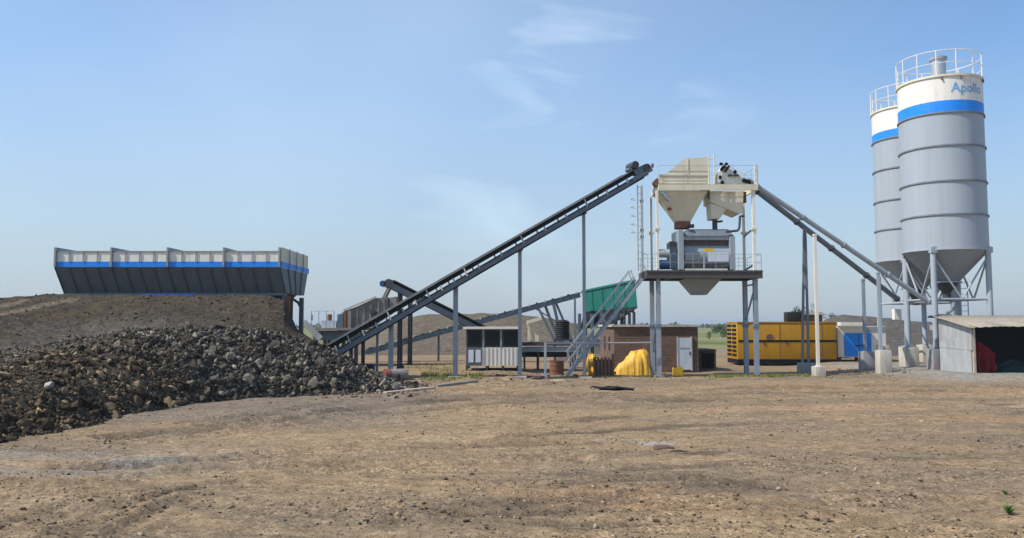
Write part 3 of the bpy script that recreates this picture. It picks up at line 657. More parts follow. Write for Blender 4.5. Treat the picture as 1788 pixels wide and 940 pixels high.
while s < LEN:
    MB().beam(along(s, -.07, .05), along(s, -.07, WC - .05), .06, .05).build('cross_member', M['bluegrey'], cv); s += 1.7
def sidebox(s0, s1, o0, o1, w0, w1, name, m):
    return MB().hexa([along(s0, o0, w0), along(s1, o0, w0), along(s1, o0, w1), along(s0, o0, w1), along(s0, o1, w0), along(s1, o1, w0), along(s1, o1, w1), along(s0, o1, w1)]).build(name, m, cv)
MB().tube(along(LEN + .55, .22, -.10), along(LEN + .55, .22, WC + .1), .20, 18).build('head_drum', M['black'], cv)
sidebox(LEN - .35, LEN + .75, -.02, .16, -.11, -.06, 'head_frame', M['bluegrey'])
sidebox(LEN - .1, LEN + .30, .16, .42, -.16, .25, 'bearing_housing', M['teal_steel'])
sidebox(LEN + .32, LEN + .62, .12, .36, -.2, -.07, 'bearing_housing', M['dark'])
MB().tube(along(LEN + .05, .62, -.22), along(LEN + .05, .62, .5), .17, 16).build('drive_motor', M['dark'], cv)
MB().tube(along(LEN - .28, .56, -.2), along(LEN - .28, .56, .2), .09, 14).build('gearbox', M['teal_steel'], cv)
c = along(LEN + .80, .22, -.1); MB().tube(c, c + Vector((.09, 0, 0)), .10, 14).build('end_cap', M['redoxide'], cv)
MB().tube(along(-1.5, .15, -.06), along(-1.5, .15, WC + .06), .2, 16).build('tail_drum', M['dark'], cv)
for px, wd in ((658, .09), (682, .20), (795, .20), (908, .16), (1021, .14)):
    lo_, hi_ = 0., LEN                                       # where along the run this leg stands
    for _ in range(40):
        mid = (lo_ + hi_) / 2; p = along(mid, 0, 0)
        if CX + F * p.x / p.y < px: lo_ = mid
        else: hi_ = mid
    for w_ in (WC * .25,):
        p = along(lo_, -.14, w_); MB().box(p.x - wd / 2, p.x + wd / 2, p.y - .06, p.y + .06, -.2, p.z).build('leg', M['grey'] if px != 658 else M['bluegrey'], cv)
    MB().beam(along(lo_, -.17, -.02), along(lo_, -.17, WC + .02), .08).build('cross_member', M['grey'], cv)
    p = along(lo_, 0, 0)
    if px > 790: MB().box(p.x - .28, p.x + .28, p.y - .2, p.y + .25, -.1, G(p.x, p.y) + .06).build('foot_plate', M['conc'], cv)

# ------------------------------------------------------------------ mixing tower
YF, YK = 36.2, 37.85
tw = thing('mixing_tower', 'tall steel frame tower with dark deck and cream top platform', 'tower', (xx(1235, 37), 37, 0))
cols = [(1150, YF), (1139, YK), (1320, YF), (1302, YK)]
zd0, zd1 = zz(487, YF), zz(473, YF)
ztop0, ztop1 = zz(333, YF), zz(323, YF)
for px_, Y in cols:
    X = xx(px_, Y); wd = .19
    MB().chan((X, Y, -.2), (X, Y, zd0), wd, .2, (0, 1, 0), .03).build('leg', M['grey'], tw)
    MB().box(X - .2, X + .2, Y - .2, Y + .2, -.12, .045).build('base_plate', M['concg'], tw)
    wd = .14 if px_ == 1320 else .10
    MB().box(X - wd / 2, X + wd / 2, Y - .07, Y + .07, zd1, ztop0).build('column', M['white'] if px_ != 1302 else M['cream'], tw)
    MB().box(X - .12, X + .12, Y - .12, Y + .12, zz(402, YF), zz(398, YF)).build('splice_plate', M['cream'], tw)
    MB().box(X - .13, X + .13, Y - .13, Y + .13, 2.2, 2.34).build('splice_plate', M['bluegrey'], tw)
XD0, XD1 = xx(1127, YF, 480), xx(1328, YF, 480); YD0, YD1 = YF - .35, YK + .35
MB().box(XD0, XD1, YD0, YD1, zd1 - .05, zd1).build('deck_plate', M['deck'], tw)
for Y in (YD0 + .05, YD1 - .05): MB().chan((XD0, Y, (zd0 + zd1 - .05) / 2), (XD1, Y, (zd0 + zd1 - .05) / 2), .1, zd1 - .05 - zd0, (0, 0, 1)).build('deck_beam', M['deck'], tw)
for X in (XD0 + .05, XD0 + 1.2, (XD0 + XD1) / 2 + 1.0, XD1 - .05): MB().box(X - .05, X + .05, YD0 + .11, YD1 - .11, zd0 + .02, zd1 - .052).build('deck_beam', M['deck'], tw)
# lower bracing at the right pair and left pair
Xa, Xb = xx(1302, YK), xx(1320, YF)
MB().beam((Xa, YK, 2.5), (Xb, YF, zd0 - .35), .07).build('brace', M['grey'], tw)
MB().beam((Xa, YK, zd0 - .25), (Xb, YF, zd0 - .25), .07).build('brace', M['grey'], tw)
Xa, Xb = xx(1139, YK), xx(1150, YF)
MB().beam((Xa, YK, 2.27), (Xb, YF, 2.27), .07).build('brace', M['grey'], tw); MB().beam((Xa, YK, 1.0), (Xb, YF, 3.2), .06).build('brace', M['grey'], tw)
MB().beam((xx(1302, YK), YK, zz(407, YF)), (xx(1320, YF), YF, zz(398, YF)), .06).build('brace', M['bluegrey'], tw)
MB().beam((xx(1302, YK), YK, zz(468, YF)), (xx(1320, YF), YF, zz(462, YF)), .06).build('brace', M['bluegrey'], tw)
# top platform ring beam
XP0, XP1 = xx(1149, YF, 330), xx(1322, YF, 330)
for Y in (YF - .1, YK + .1): MB().box(XP0, XP1, Y - .05, Y + .05, ztop0, ztop1).build('platform_beam', M['cream'], tw)
for X in (XP0 + .05, xx(1238, YF, 330), XP1 - .05): MB().box(X - .05, X + .05, YF - .04, YK + .04, ztop0 + .01, ztop1 - .01).build('platform_beam', M['cream'], tw)
MB().box(xx(1237, YF, 333) - .04, xx(1237, YF, 333) + .04, YF - .03, YF + .05, zz(348, YF), ztop0).build('hanger', M['dark'], tw)
MB().box(xx(1303, YF, 333) - .09, xx(1303, YF, 333) + .09, YF + .3, YF + .5, zz(352, YF), ztop0).build('hanger', M['rust'], tw)
# discharge hopper under the deck
hx0, hx1, gx0, gx1 = xx(1197, YF, 487), xx(1260, YF, 487), xx(1216, YF, 514), xx(1240, YF, 514); zg = zz(514, YF)
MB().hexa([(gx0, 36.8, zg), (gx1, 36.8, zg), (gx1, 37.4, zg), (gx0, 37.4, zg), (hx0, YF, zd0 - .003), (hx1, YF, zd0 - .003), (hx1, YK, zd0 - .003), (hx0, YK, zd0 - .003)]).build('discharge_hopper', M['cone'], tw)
# deck railing
def railing(name, pts, h, parent, m, r=.022, posts=None, mid=True):
    q = MB()
    for a, b_ in zip(pts, pts[1:]):
        a = Vector(a); b_ = Vector(b_); up = Vector((0, 0, h))
        q.tube(a + up, b_ + up, r, 6)
        if mid: q.tube(a + up * .5, b_ + up * .5, r * .8, 6)
        nn = max(1, round((b_ - a).length / 1.1))
        for i in range(nn + 1):
            p = a.lerp(b_, i / nn); q.tube(p, p + up, r, 6)
    return q.build(name, m, parent)
hr = zz(445, YF) - zd1
railing('guard_rail', [(XD0 + .05, YD0 + .04, zd1), (XD1 - .05, YD0 + .04, zd1)], hr, tw, M['steel'], .011)
railing('guard_rail', [(XD1 - .04, YD0 + .1, zd1), (XD1 - .04, YD1 - .1, zd1)], hr, tw, M['steel'], .013)
railing('guard_rail', [(XD0 + .1, YD1 - .04, zd1), (XD1 - .1, YD1 - .04, zd1)], hr, tw, M['steel'], .011)
htr = zz(290, YF) - ztop1
railing('guard_rail', [(XP0 + .02, YF - .1, ztop1), (XP1, YF - .1, ztop1), (XP1, YK + .1, ztop1)], htr, tw, M['silo'], .010)
X = xx(1319, YF, 300); MB().box(X - .05, X + .05, YF - .04, YF + .06, ztop1, zz(287, YF)).build('corner_post', M['white'], tw)
X = xx(1130, YF, 400); MB().tube((X, YK - .2, zd1), (X, YK - .2, zz(318, YF)), .06).build('pipe', M['grey'], tw)
for py in (345, 398, 410): 
    MB().tube((X, YK - .2, zz(py, YF)), (X, YK - .2, zz(py, YF) + .12), .085).build('pipe_flange', M['dark'], tw)

# weigh hopper for aggregate: cream hood over an inverted pyramid
wh = thing('aggregate_hopper', 'large cream weigh hopper with peaked hood on top of the tower', 'hopper', (xx(1195, 37, 330), 37, ztop1))
def P2(px_, py, Y): p = at(px_, py, Y); return (p.x, p.z)
MB().prism([P2(*q, YF) for q in ((1150, 321), (1150, 308), (1163, 304), (1194, 279), (1201, 276.5), (1237, 275), (1237, 321))], YF - .03, YK - .03).build('hood', M['cream'], wh)
MB().box(xx(1150, YF, 306), xx(1237, YF, 306), YF - .06, YF - .034, zz(307.5, YF), zz(305, YF)).build('trim_rail', M['cream'], wh)
MB().box(xx(1201, YF, 300) - .02, xx(1201, YF, 300) + .02, YF - .055, YF - .034, zz(304.5, YF), zz(277, YF)).build('trim_rail', M['cream'], wh)
zc = ztop0 - .003; zn = zz(384, YF)
MB().hexa([(xx(1185, YF, 384), 36.75, zn), (xx(1211, YF, 384), 36.75, zn), (xx(1211, YF, 384), 37.3, zn), (xx(1185, YF, 384), 37.3, zn), (xx(1153, YF, 333), YF + .0, zc), (xx(1236, YF, 333), YF + .0, zc), (xx(1236, YF, 333), YK, zc), (xx(1153, YF, 333), YK, zc)]).build('cone', M['cream'], wh)
c = at(1155, 318, YF - .1); MB().tube((c.x - .18, YF - .02, c.z), (c.x - .18, YF + .4, c.z), .16, 16).build('end_flange', M['rust'], wh)
for q0 in ((1158, 338), (1163, 344)):
    c = at(*q0, YF - .02); MB().tube((c.x - .1, YF - .12, c.z), (c.x + .13, YF - .12, c.z - .18), .085, 12).build('vibrator', M['grey'], wh)
c = at(1171, 364, YF - .02); MB().box(c.x - .09, c.x + .07, YF + .12, YF + .3, c.z - .05, c.z + .06).build('load_cell', M['redoxide'], wh)
MB().box(xx(1186, YF, 390), xx(1210, YF, 390), 36.7, 37.35, zz(396, YF), zn - .003).build('gate', M['rust'], wh)
c = at(1209, 393, YF); MB().tube((c.x - .1, 36.62, c.z), (c.x + .16, 36.62, c.z), .09, 10).build('gate_cylinder', M['dark'], wh)
# cement hopper
ch = thing('cement_hopper', 'smaller cream cement hopper with slanted side beside the large hopper', 'hopper', (xx(1265, 37, 350), 37, ztop0))
MB().prism([P2(*q, YF) for q in ((1241, 334), (1300, 334), (1298, 371), (1293, 373), (1242, 352))], YF + .15, YK - .15).build('upper_bin', M['cream'], ch)
MB().prism([P2(*q, YF) for q in ((1242, 353.5), (1271, 363), (1259, 381), (1244, 381))], YF + .2, YF + 1.0).build('cone', M['cream'], ch)
c = at(1250, 388, YF + .4); MB().tube((c.x, YF + .6, zz(399, YF)), (c.x, YF + .6, zz(381, YF)), .12, 12).build('outlet_pipe', M['dark'], ch)
MB().tube((c.x + .1, YF + .5, zz(385, YF)), (c.x + .33, YF + .5, zz(384, YF)), .05, 8).build('valve_lever', M['dark'], ch)
q = MB(); q.path([at(1300, 377, YF), at(1292, 378, YF), at(1291, 398, YF), at(1288, 403, YF), at(1268, 405, YF)], .055, 8); q.build('drain_pipe', M['dark'], ch)
# screw drives on the top platform: cream sloped covers and black motors
dr = thing('screw_drive', 'sloped cream cover with black drive motors at the right top of the tower', 'drive unit', (xx(1285, 37, 322), 37, ztop1))
MB().prism([P2(*q, YF) for q in ((1254, 321), (1306, 321), (1306, 313), (1270, 291), (1262, 290), (1254, 304))], YF + .1, YF + .5).build('cover', M['white'], dr)
for a, b_, r in (((1259, 297), (1270, 285), .10), ((1266, 300), (1274, 289), .07), ((1257, 286), (1262, 287), .10), ((1282, 298), (1286, 302), .09), ((1256, 309), (1260, 310), .10), ((1272, 306), (1290, 306), .07), ((1297, 314), (1311, 319), .13), ((1259, 318), (1264, 319), .10)):
    p, q_ = at(*a, YF), at(*b_, YF); p.y = q_.y = YF + .03
    MB().tube(p, q_, r * .72, 12).build('motor' if r > .09 else 'air_cylinder', M['black'], dr)
for py in (296, 306):
    p, q_ = at(1275, py - 8, YF), at(1308, py + 8, YF); p.y = q_.y = YF + .3; MB().tube(p, q_, .03, 8).build('air_pipe', M['white'], dr)
# caged top ladder between the two hoppers
def ladder(name, label, x, y, z0, z1, wd, m, cage=0, ydir=0, cz=None):
    o = thing(name, label, 'ladder', (x, y, z0))
    ex = Vector((wd / 2, 0, 0)) if not ydir else Vector((0, wd / 2, 0))
    for sgn in (-1, 1): MB().tube(Vector((x, y, z0)) + ex * sgn, Vector((x, y, z1)) + ex * sgn, .028, 8).build('stile', m, o)
    zc = z0 + .25
    while zc < z1: MB().tube(Vector((x, y, zc)) - ex, Vector((x, y, zc)) + ex, .016, 6).build('rung', m, o); zc += .3
    return o
ladder('ladder', 'short cream ladder standing between hopper hood and screw drive', xx(1241, YF, 300), YF - .14, ztop1, zz(272, YF), .26, M['cream'])
X = xx(1119, YF, 400)
ld = ladder('ladder', 'tall white ladder with hoop cage left of the tower columns', X, YF + .2, zd1, zz(322, YF), .2, M['white'])
for py in (347, 361, 376, 391, 405):
    z0 = zz(py, YF); q = MB(); pts = [(X - .1 - .30 * math.sin(a), YF + .2 + .30 * -math.cos(a), z0) for a in np.linspace(.2, math.pi - .2, 8)]
    q.path(pts, .014, 6); q.build('cage_hoop', M['white'], ld)

# ------------------------------------------------------------------ mixer on the deck
mx = thing('concrete_mixer', 'grey twin shaft concrete mixer drum on the dark deck of the tower', 'mixer', (xx(1235, 37, 470), 37, zd1))
mx0, mx1 = xx(1194, YF, 440), xx(1277, YF, 440); ym = YF + .75; zc = zz(440, YF); rd = .70
MB().tube((mx0, ym, zz(447, YF)), (mx1, ym, zz(447, YF)), .655, 48).build('drum', M['mixer'], mx)
rd = .70
for px_ in (1189, 1279):
    X = xx(px_, YF, 440); MB().box(X - .11, X + .11, ym - rd - .12, ym + rd + .1, zd1 + .05, zz(402 if px_ == 1189 else 413, YF)).build('end_plate', M['mixer'], mx)
MB().box(mx0 - .02, mx1 + .02, ym - rd + .06, ym + rd, zz(419, YF), zz(412, YF)).build('top_flange', M['mixer'], mx)
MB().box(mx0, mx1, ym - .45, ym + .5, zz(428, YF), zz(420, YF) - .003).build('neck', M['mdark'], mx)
MB().hexa([(mx0 - .06, ym - rd, zz(412, YF) + .003), (mx1 + .14, ym - rd, zz(412, YF) + .003), (mx1 + .14, ym + rd, zz(412, YF) + .003), (mx0 - .06, ym + rd, zz(412, YF) + .003),
           (mx0 + .3, ym - .4, zz(399, YF)), (mx1 - .02, ym - .4, zz(399, YF)), (mx1 - .02, ym + .5, zz(399, YF)), (mx0 + .3, ym + .5, zz(399, YF))]).build('top_cover', M['bluegrey'], mx)
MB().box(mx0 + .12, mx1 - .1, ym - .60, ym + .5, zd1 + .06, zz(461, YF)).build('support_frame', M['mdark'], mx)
MB().box(mx0 + .02, mx1 - .2, ym - rd - .1, ym - rd + .05, zd1 + .003, zd1 + .09).build('bed_rail', M['white'], mx)
X = xx(1229, YF, 440); MB().box(X - .035, X + .035, ym - rd - .1, ym - rd - .02, zd1 + .093, zz(440, YF)).build('support_bar', M['mixer'], mx)
MB().box(xx(1236, YF, 450), xx(1272, YF, 450), ym - rd - .09, ym - rd - .06, zz(457, YF), zz(441, YF)).build('name_plate', M['label_w'], mx)
MB().box(xx(1229, YF, 436), xx(1246, YF, 436), ym - rd - .06, ym - rd - .03, zz(439, YF), zz(434, YF)).build('warning_label', M['label_y'], mx)
MB().box(xx(1195, YF, 450), xx(1222, YF, 450), ym - rd - .09, ym - rd - .04, zz(455, YF), zz(440, YF)).build('access_panel', M['bluegrey'], mx)
for (p0, p1, py, r, m_) in ((1152, 1172, 461, .22, 'motor'), (1150, 1172, 441, .19, 'zinc')):
    MB().tube((xx(p0, YF, py), ym - .25, zz(py, YF)), (xx(p1, YF, py), ym - .25, zz(py, YF)), r, 20).build('drive_motor', M[m_], mx)
    MB().tube((xx(p1, YF, py), ym - .25, zz(py, YF)), (xx(p1 + 5, YF, py), ym - .25, zz(py, YF)), r * .8, 16).build('motor_flange', M['dark'], mx)
MB().box(xx(1172, YF, 450), xx(1184, YF, 450), ym - .5, ym + .3, zz(468, YF), zz(422, YF)).build('gearbox', M['teal_steel'], mx)
MB().box(xx(1171, YF, 426), xx(1181, YF, 426), ym - .55, ym - .2, zz(430, YF), zz(421, YF)).build('belt_guard', M['dark'], mx)

# ------------------------------------------------------------------ stair from the deck to the ground
st = thing('staircase', 'steep grey steel staircase with handrails leading up to the tower deck', 'staircase', (xx(990, 36), 36.3, 0))
a0 = at(990, 657, 36.0); a0.z = .02; a1 = at(1122, 487, 36.0)
for Y in (36.0, 36.75):
    p, q_ = Vector((a0.x, Y, a0.z)), Vector((a1.x, Y, a1.z))
    MB().beam(p, q_, .05, .13).build('stringer', M['grey'], st)
    dv = (q_ - p)
    up = Vector((-.45, 0, .62)) if True else None
    off = Vector((-.25, 0, .72))
    q = MB(); q.tube(p + off + dv * .08, q_ + off - dv * .07, .022, 8); q.tube(p + off * .5 + dv * .05, q_ + off * .5 - dv * .06, .02, 8)
    for f in (.09, .30, .52, .73, .92): q.tube(p + dv * f, p + dv * f + off, .018, 8)
    q.build('handrail', M['steel'], st)
for i in range(1, 17):
    p = a0.lerp(a1, i / 17); MB().box(p.x - .10, p.x + .10, 36.04, 36.71, p.z - .03, p.z).build('tread', M['deck'], st)
# top landing curved rail
q = MB(); zt3 = zd1; pts = [(XD0 - .02, YD0 + .1, zt3), (XD0 - .16, YD0 + .1, zt3 + .3), (XD0 - .18, YD0 + .1, zt3 + .75), (XD0 + .02, YD0 + .1, zt3 + hr)]; q.path(pts, .02); q.build('landing_rail', M['steel'], st)
# pipe barrier from white post to the tower
pr = thing('pipe_barrier', 'thin galvanised pipe rail on a white post in front of the stair', 'barrier', (xx(952, 36.5), 36.5, 0))
zr = zz(600, 35.6)
MB().tube((xx(951, 35.6, 600), 35.6, zr), (xx(1137, 35.9, 598), 35.9, zr + .03), .035, 8).build('rail', M['steel'], pr)
MB().tube((xx(952, 35.6, 630), 35.6, -.1), (xx(952, 35.6, 600), 35.6, zr + .05), .055, 10).build('post', M['white'], pr)
MB().box(xx(943, 35.4, 650), xx(956, 35.4, 650), 35.3, 35.8, -.05, .1).build('footing', M['white'], pr)

# ------------------------------------------------------------------ screw conveyors and their posts
def screw(label, p0, p1, r, m, ring_m):
    o = thing('screw_conveyor', label, 'screw conveyor', p0)
    d_ = (p1 - p0)
    MB().tube(p0, p1, r, 18).build('tube', m, o)
    for f in (.0, .24, .5, .74, 1.0):
        c = p0.lerp(p1, f); u = d_.normalized() * .04
        MB().tube(c - u, c + u, r * 1.35, 18).build('flange', ring_m, o)
    c = p1 + d_.normalized() * .1; MB().tube(c, c + d_.normalized() * .5, r * 1.1, 14).build('tail_bearing', M['grey'], o)
    return o
screw('pale grey screw conveyor tube running down from the tower to the front silo', at(1620, 527, 38.2), at(1322, 326, 36.6), .115, M['silo'], M['grey'])
screw('dark grey screw conveyor tube running down from the tower to the rear silo', at(1566, 522, 42.6), at(1322, 334, 37.4), .13, M['bluegrey'], M['dark'])
def post(label, px_, Y, pytop, ztop_base, wd, m, px_top=None):
    o = thing('support_post', label, 'post', (xx(px_, Y, 620), Y, ztop_base), 'posts under the screw conveyors')
    X = xx(px_, Y, 620); Xt = X
    MB().chan((X, Y, ztop_base), (Xt, Y, zz(pytop, Y)), wd, wd, (0, 1, 0), .03).build('shaft', m, o)
    MB().box(X - wd * .9, X + wd * .9, Y - wd * .9, Y + wd * .9, ztop_base, ztop_base + .03).build('base_plate', m, o)
    MB().box(X - wd * .6, X + wd * .6, Y - wd * .6, Y + wd * .6, zz(pytop, Y), zz(pytop, Y) + .08).build('saddle', m, o)
    return o
Yp = 37.0
o = post('pale tall post on the low cream concrete block under the screw conveyors', 1428, 36.6, 412, zz(640, 36.6), .13, M['white'])
o = post('slim pale post on the tall cream concrete block near the silos', 1538, 37.2, 478, zz(612, 37.2), .13, M['silo'])
o = post('grey post on the stained pinkish concrete block under the dark screw', 1511, 39.4, 490, zz(614, 39.4), .13, M['grey'])
dp = thing('support_post', 'twin leg dark grey post on the broad grey concrete block', 'post', (xx(1407, 38.6), 38.6, 0), 'posts under the screw conveyors')
for pb, ptop in ((1401, 1404), (1412, 1406)):
    MB().beam((xx(pb, 38.6, 630), 38.6, zz(634, 38.6)), (at(ptop, 405, 38.6).x, 38.6, zz(400, 38.6)), .10).build('leg', M['bluegrey'], dp)
MB().box(xx(1401, 38.6, 500), xx(1408, 38.6, 500), 38.56, 38.64, zz(505, 38.6), zz(498, 38.6)).build('tie_plate', M['bluegrey'], dp)
def plinth(label, p0, p1, Y, pytop, m, dep=.6, zb=-.2, rot=0):
    x0, x1 = xx(p0, Y, 630), xx(p1, Y, 630)
    o = MB().box(x0, x1, Y - dep / 2, Y + dep / 2, zb, zz(pytop, Y)).build('concrete_plinth', m, bev=.025); return tag(o, label, 'plinth', 'concrete footings of the posts and silos')
plinth('low cream concrete block at the foot of the pale tall post', 1420, 1438, 36.6, 640, M['conc'], .55)
plinth('broad low grey concrete block under the twin leg post', 1396, 1424, 38.6, 634, M['concg'], .8)
plinth('tall cream concrete block under the slim pale post', 1532, 1553, 37.2, 612, M['conc'], .55)
plinth('stained pinkish grey concrete block behind the tall cream one', 1503, 1528, 39.4, 614, M['concg'], .6)

# ------------------------------------------------------------------ silos
def silo(px_c, Yc, Rr, rows, label, lead):
    X = at(px_c, 300, Yc).x; yn = Yc - Rr
    zt_, zbl1, zbl0, r1, r2, r3, zcb = [zz(q, yn) for q in rows]
    o = thing('cement_silo', label, 'silo', (X, Yc, 0)); c = (X, Yc, 0)
    MB().lathe([(Rr, zcb), (Rr, zbl0)], c, 72).build('shell', M['silo'], o)
    cap = MB().lathe([(Rr + .006, zbl1), (Rr + .006, zt_), (Rr * .3, zt_ + .18), (.01, zt_ + .2)], c, 72).build('cap', M['white'], o)
    MB().lathe([(Rr + .009, zbl0), (Rr + .009, zbl1)], c, 72).build('blue_band', M['blue'], o)
    for z_ in (zbl0 - .03, r1, r2, r3, zcb): MB().ring(c, Rr - .01, Rr + .06, z_ - .035, z_ + .035, 72).build('stiffener_ring', M['silod'] if z_ != zcb else M['silo'], o)
    MB().ring(c, Rr - .01, Rr + .07, zt_ - .09, zt_ + .02, 72).build('top_rim', M['cream'], o)
    zce = zcb - (Rr - .6) * 1.12
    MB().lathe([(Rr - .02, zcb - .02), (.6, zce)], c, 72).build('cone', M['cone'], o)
    MB().ring(c, .5, .7, zce - .07, zce, 32).build('cone_flange', M['silo'], o)
    MB().lathe([(.56, zce - .07), (.2, zce - .55), (.2, zce - .95), (.1, zce - .97)], c, 28).build('outlet_valve', M['dark'], o)
    # guard rail
    hrl = 1.22; q = MB(); rr_ = Rr + .03; nP = 14
    for k in range(48):
        a, b_ = 2 * math.pi * k / 48, 2 * math.pi * (k + 1) / 48
        for h_, r_ in ((hrl, .023), (hrl * .5, .017)): q.tube((X + rr_ * math.cos(a), Yc + rr_ * math.sin(a), zt_ + h_), (X + rr_ * math.cos(b_), Yc + rr_ * math.sin(b_), zt_ + h_), r_, 6, cap=False)
    for k in range(nP):
        a = 2 * math.pi * (k + .3) / nP; q.tube((X + rr_ * math.cos(a), Yc + rr_ * math.sin(a), zt_ - .05), (X + rr_ * math.cos(a), Yc + rr_ * math.sin(a), zt_ + hrl), .027, 6)
    q.build('guard_rail', M['white'], o)
    for a in (-2.0, -1.55, -.75, -.2): MB().tube((X + (Rr + .08) * math.cos(a), Yc + (Rr + .08) * math.sin(a), zt_ - .25), (X + (Rr + .02) * math.cos(a), Yc + (Rr + .02) * math.sin(a), zt_ - .08), .04, 8).build('lifting_lug', M['rust'], o)
    return o, X, c, dict(zt=zt_, zbl1=zbl1, zbl0=zbl0, zcb=zcb, zce=zce)
YS1, RS1 = 40.2, 1.93
s1, X1, c1, d1 = silo(1645, YS1, RS1, (129, 174, 193.5, 252, 314, 373, 434), 'tall grey cement silo in front with white cap and blue band', True)
YS2, RS2 = 45.6, 1.96
s2, X2, c2, d2 = silo(1590, YS2, RS2, (180, 219.5, 233.5, 288, 344, 396, 452), 'rear grey cement silo partly hidden behind the front silo', False)
# dust filter on top of the front silo
fl = thing('dust_filter', 'round galvanised dust filter standing on the front silo roof', 'filter', (X1 - .1, YS1, d1['zt']))
MB().lathe([(.35, d1['zt'] + .12), (.35, d1['zt'] + 1.22)], (X1 - .1, YS1 - .2, 0), 28).build('body', M['steel'], fl)
MB().lathe([(.35, d1['zt'] + 1.22), (.42, d1['zt'] + 1.23), (.42, d1['zt'] + 1.36), (.1, d1['zt'] + 1.46), (.005, d1['zt'] + 1.46)], (X1 - .1, YS1 - .2, 0), 28).build('lid', M['grey'], fl)
# lettering wrapped on the front silo cap
tcu = bpy.data.curves.new('lettering', 'FONT'); tcu.body = 'Apollo'; tcu.size = .64; tcu.extrude = .004; tcu.resolution_u = 3; tcu.offset = .012
to = bpy.data.objects.new('lettering', tcu); COL.objects.link(to); bpy.context.view_layer.update()
me = bpy.data.meshes.new_from_object(to.evaluated_get(bpy.context.evaluated_depsgraph_get())); bpy.data.objects.remove(to); bpy.data.curves.remove(tcu)
bm = bmesh.new(); bm.from_mesh(me); bmesh.ops.triangulate(bm, faces=bm.faces); bmesh.ops.subdivide_edges(bm, edges=[e for e in bm.edges if e.calc_length() > .15], cuts=2)
zl = d1['zbl1'] + .40; am = -math.pi / 2 - math.atan2(X1, YS1) + .27
for v in bm.verts:
    a = am + v.co.x / RS1; r_ = RS1 + .012 + v.co.z
    v.co = (r_ * math.cos(a), r_ * math.sin(a), zl + v.co.y)
bm.to_mesh(me); bm.free(); me.materials.clear(); me.materials.append(M['blue'])
me.materials.clear(); me.materials.append(M['letter']); lo = bpy.data.objects.new('lettering', me); COL.objects.link(lo); lo.parent = s1
# legs, braces
def silo_legs(o, X, Yc, Rr, d_, ph, zfoot, cond=None):
    P_ = []
    for k in range(4):
        a = ph + k * math.pi / 2; x_, y_ = X + (Rr - .03) * math.sin(a), Yc - (Rr - .03) * math.cos(a); P_.append((x_, y_))
        MB().tube((x_, y_, zfoot), (x_, y_, d_['zcb'] + .15), .135, 14).build('leg', M['silo'], o)
        MB().box(x_ - .22, x_ + .22, y_ - .22, y_ + .22, zfoot, zfoot + .04).build('base_plate', M['grey'], o)
        MB().box(x_ - .16, x_ + .16, y_ - .16, y_ + .16, d_['zcb'] - .16, d_['zcb'] + .12).build('leg_bracket', M['silo'], o)
        pl = MB().box(x_ - .36, x_ + .36, y_ - .36, y_ + .36, -.2, zfoot).build('concrete_plinth', M['conc'] if k != 0 else M['concg'], bev=.025)
        yield_lab = ['nearest', 'right hand', 'far', 'left hand'][k]
        tag(pl, f"{'cream' if k else 'grey'} concrete footing under the {yield_lab} leg of the {'front' if o is s1 else 'rear'} silo", 'plinth', 'concrete footings of the posts and silos')
    zlo, zm, zhi = zfoot + .25, (zfoot + d_['zcb']) / 2, d_['zcb'] - .3
    for k in range(4):
        a, b_ = P_[k], P_[(k + 1) % 4]; mid = ((a[0] + b_[0]) / 2, (a[1] + b_[1]) / 2)
        MB().tube((*a, zm), (*b_, zm), .05, 8).build('brace', M['silo'], o)
        for e in (a, b_):
            MB().tube((*mid, zm), (*e, zhi), .045, 8).build('brace', M['silo'], o)
silo_legs(s1, X1, YS1, RS1, d1, R(-16) - math.atan2(X1, YS1), 1.15)
silo_legs(s2, X2, YS2, RS2, d2, R(-40), 1.15)
sl = ladder('ladder', 'galvanised access ladder behind the front silo legs', at(1683, 520, 42.8).x, 42.8, 1.0, zz(492, 42.8), .42, M['steel'])
MB().box(at(1674, 520, 42.8).x - .07, at(1674, 520, 42.8).x + .07, 42.75, 42.95, 0, zz(470, 42.8)).build('support_column', M['bluegrey'], sl)
q0 = at(1650, 530, 40.2)
sv = thing('air_blower', 'grey blower unit with black motor beneath the front silo cone', 'machine', (q0.x, 40.4, 1.2))
MB().tube((q0.x - .3, 40.4, 2.6), (q0.x + .35, 40.4, 2.6), .26, 16).build('motor', M['mdark'], sv)
MB().box(q0.x - .5, q0.x + .5, 40.0, 40.8, 2.05, 2.3).build('base_frame', M['grey'], sv)
for e in (-.4, .4): MB().box(q0.x + e - .05, q0.x + e + .05, 40.35, 40.45, -.1, 2.05).build('leg', M['grey'], sv)
MB().tube((q0.x + .05, 40.1, 2.9), (q0.x + .6, 40.3, 3.2), .08, 10).build('hose', M['steel'], sv)
c = at(1566, 550, 42.4); cb = MB().box(c.x - .16, c.x + .2, 42.3, 42.6, c.z - .25, c.z + .3).build('junction_box', M['white']); tag(cb, 'small white box fixed by the lower end of the dark screw tube', 'electrical box')

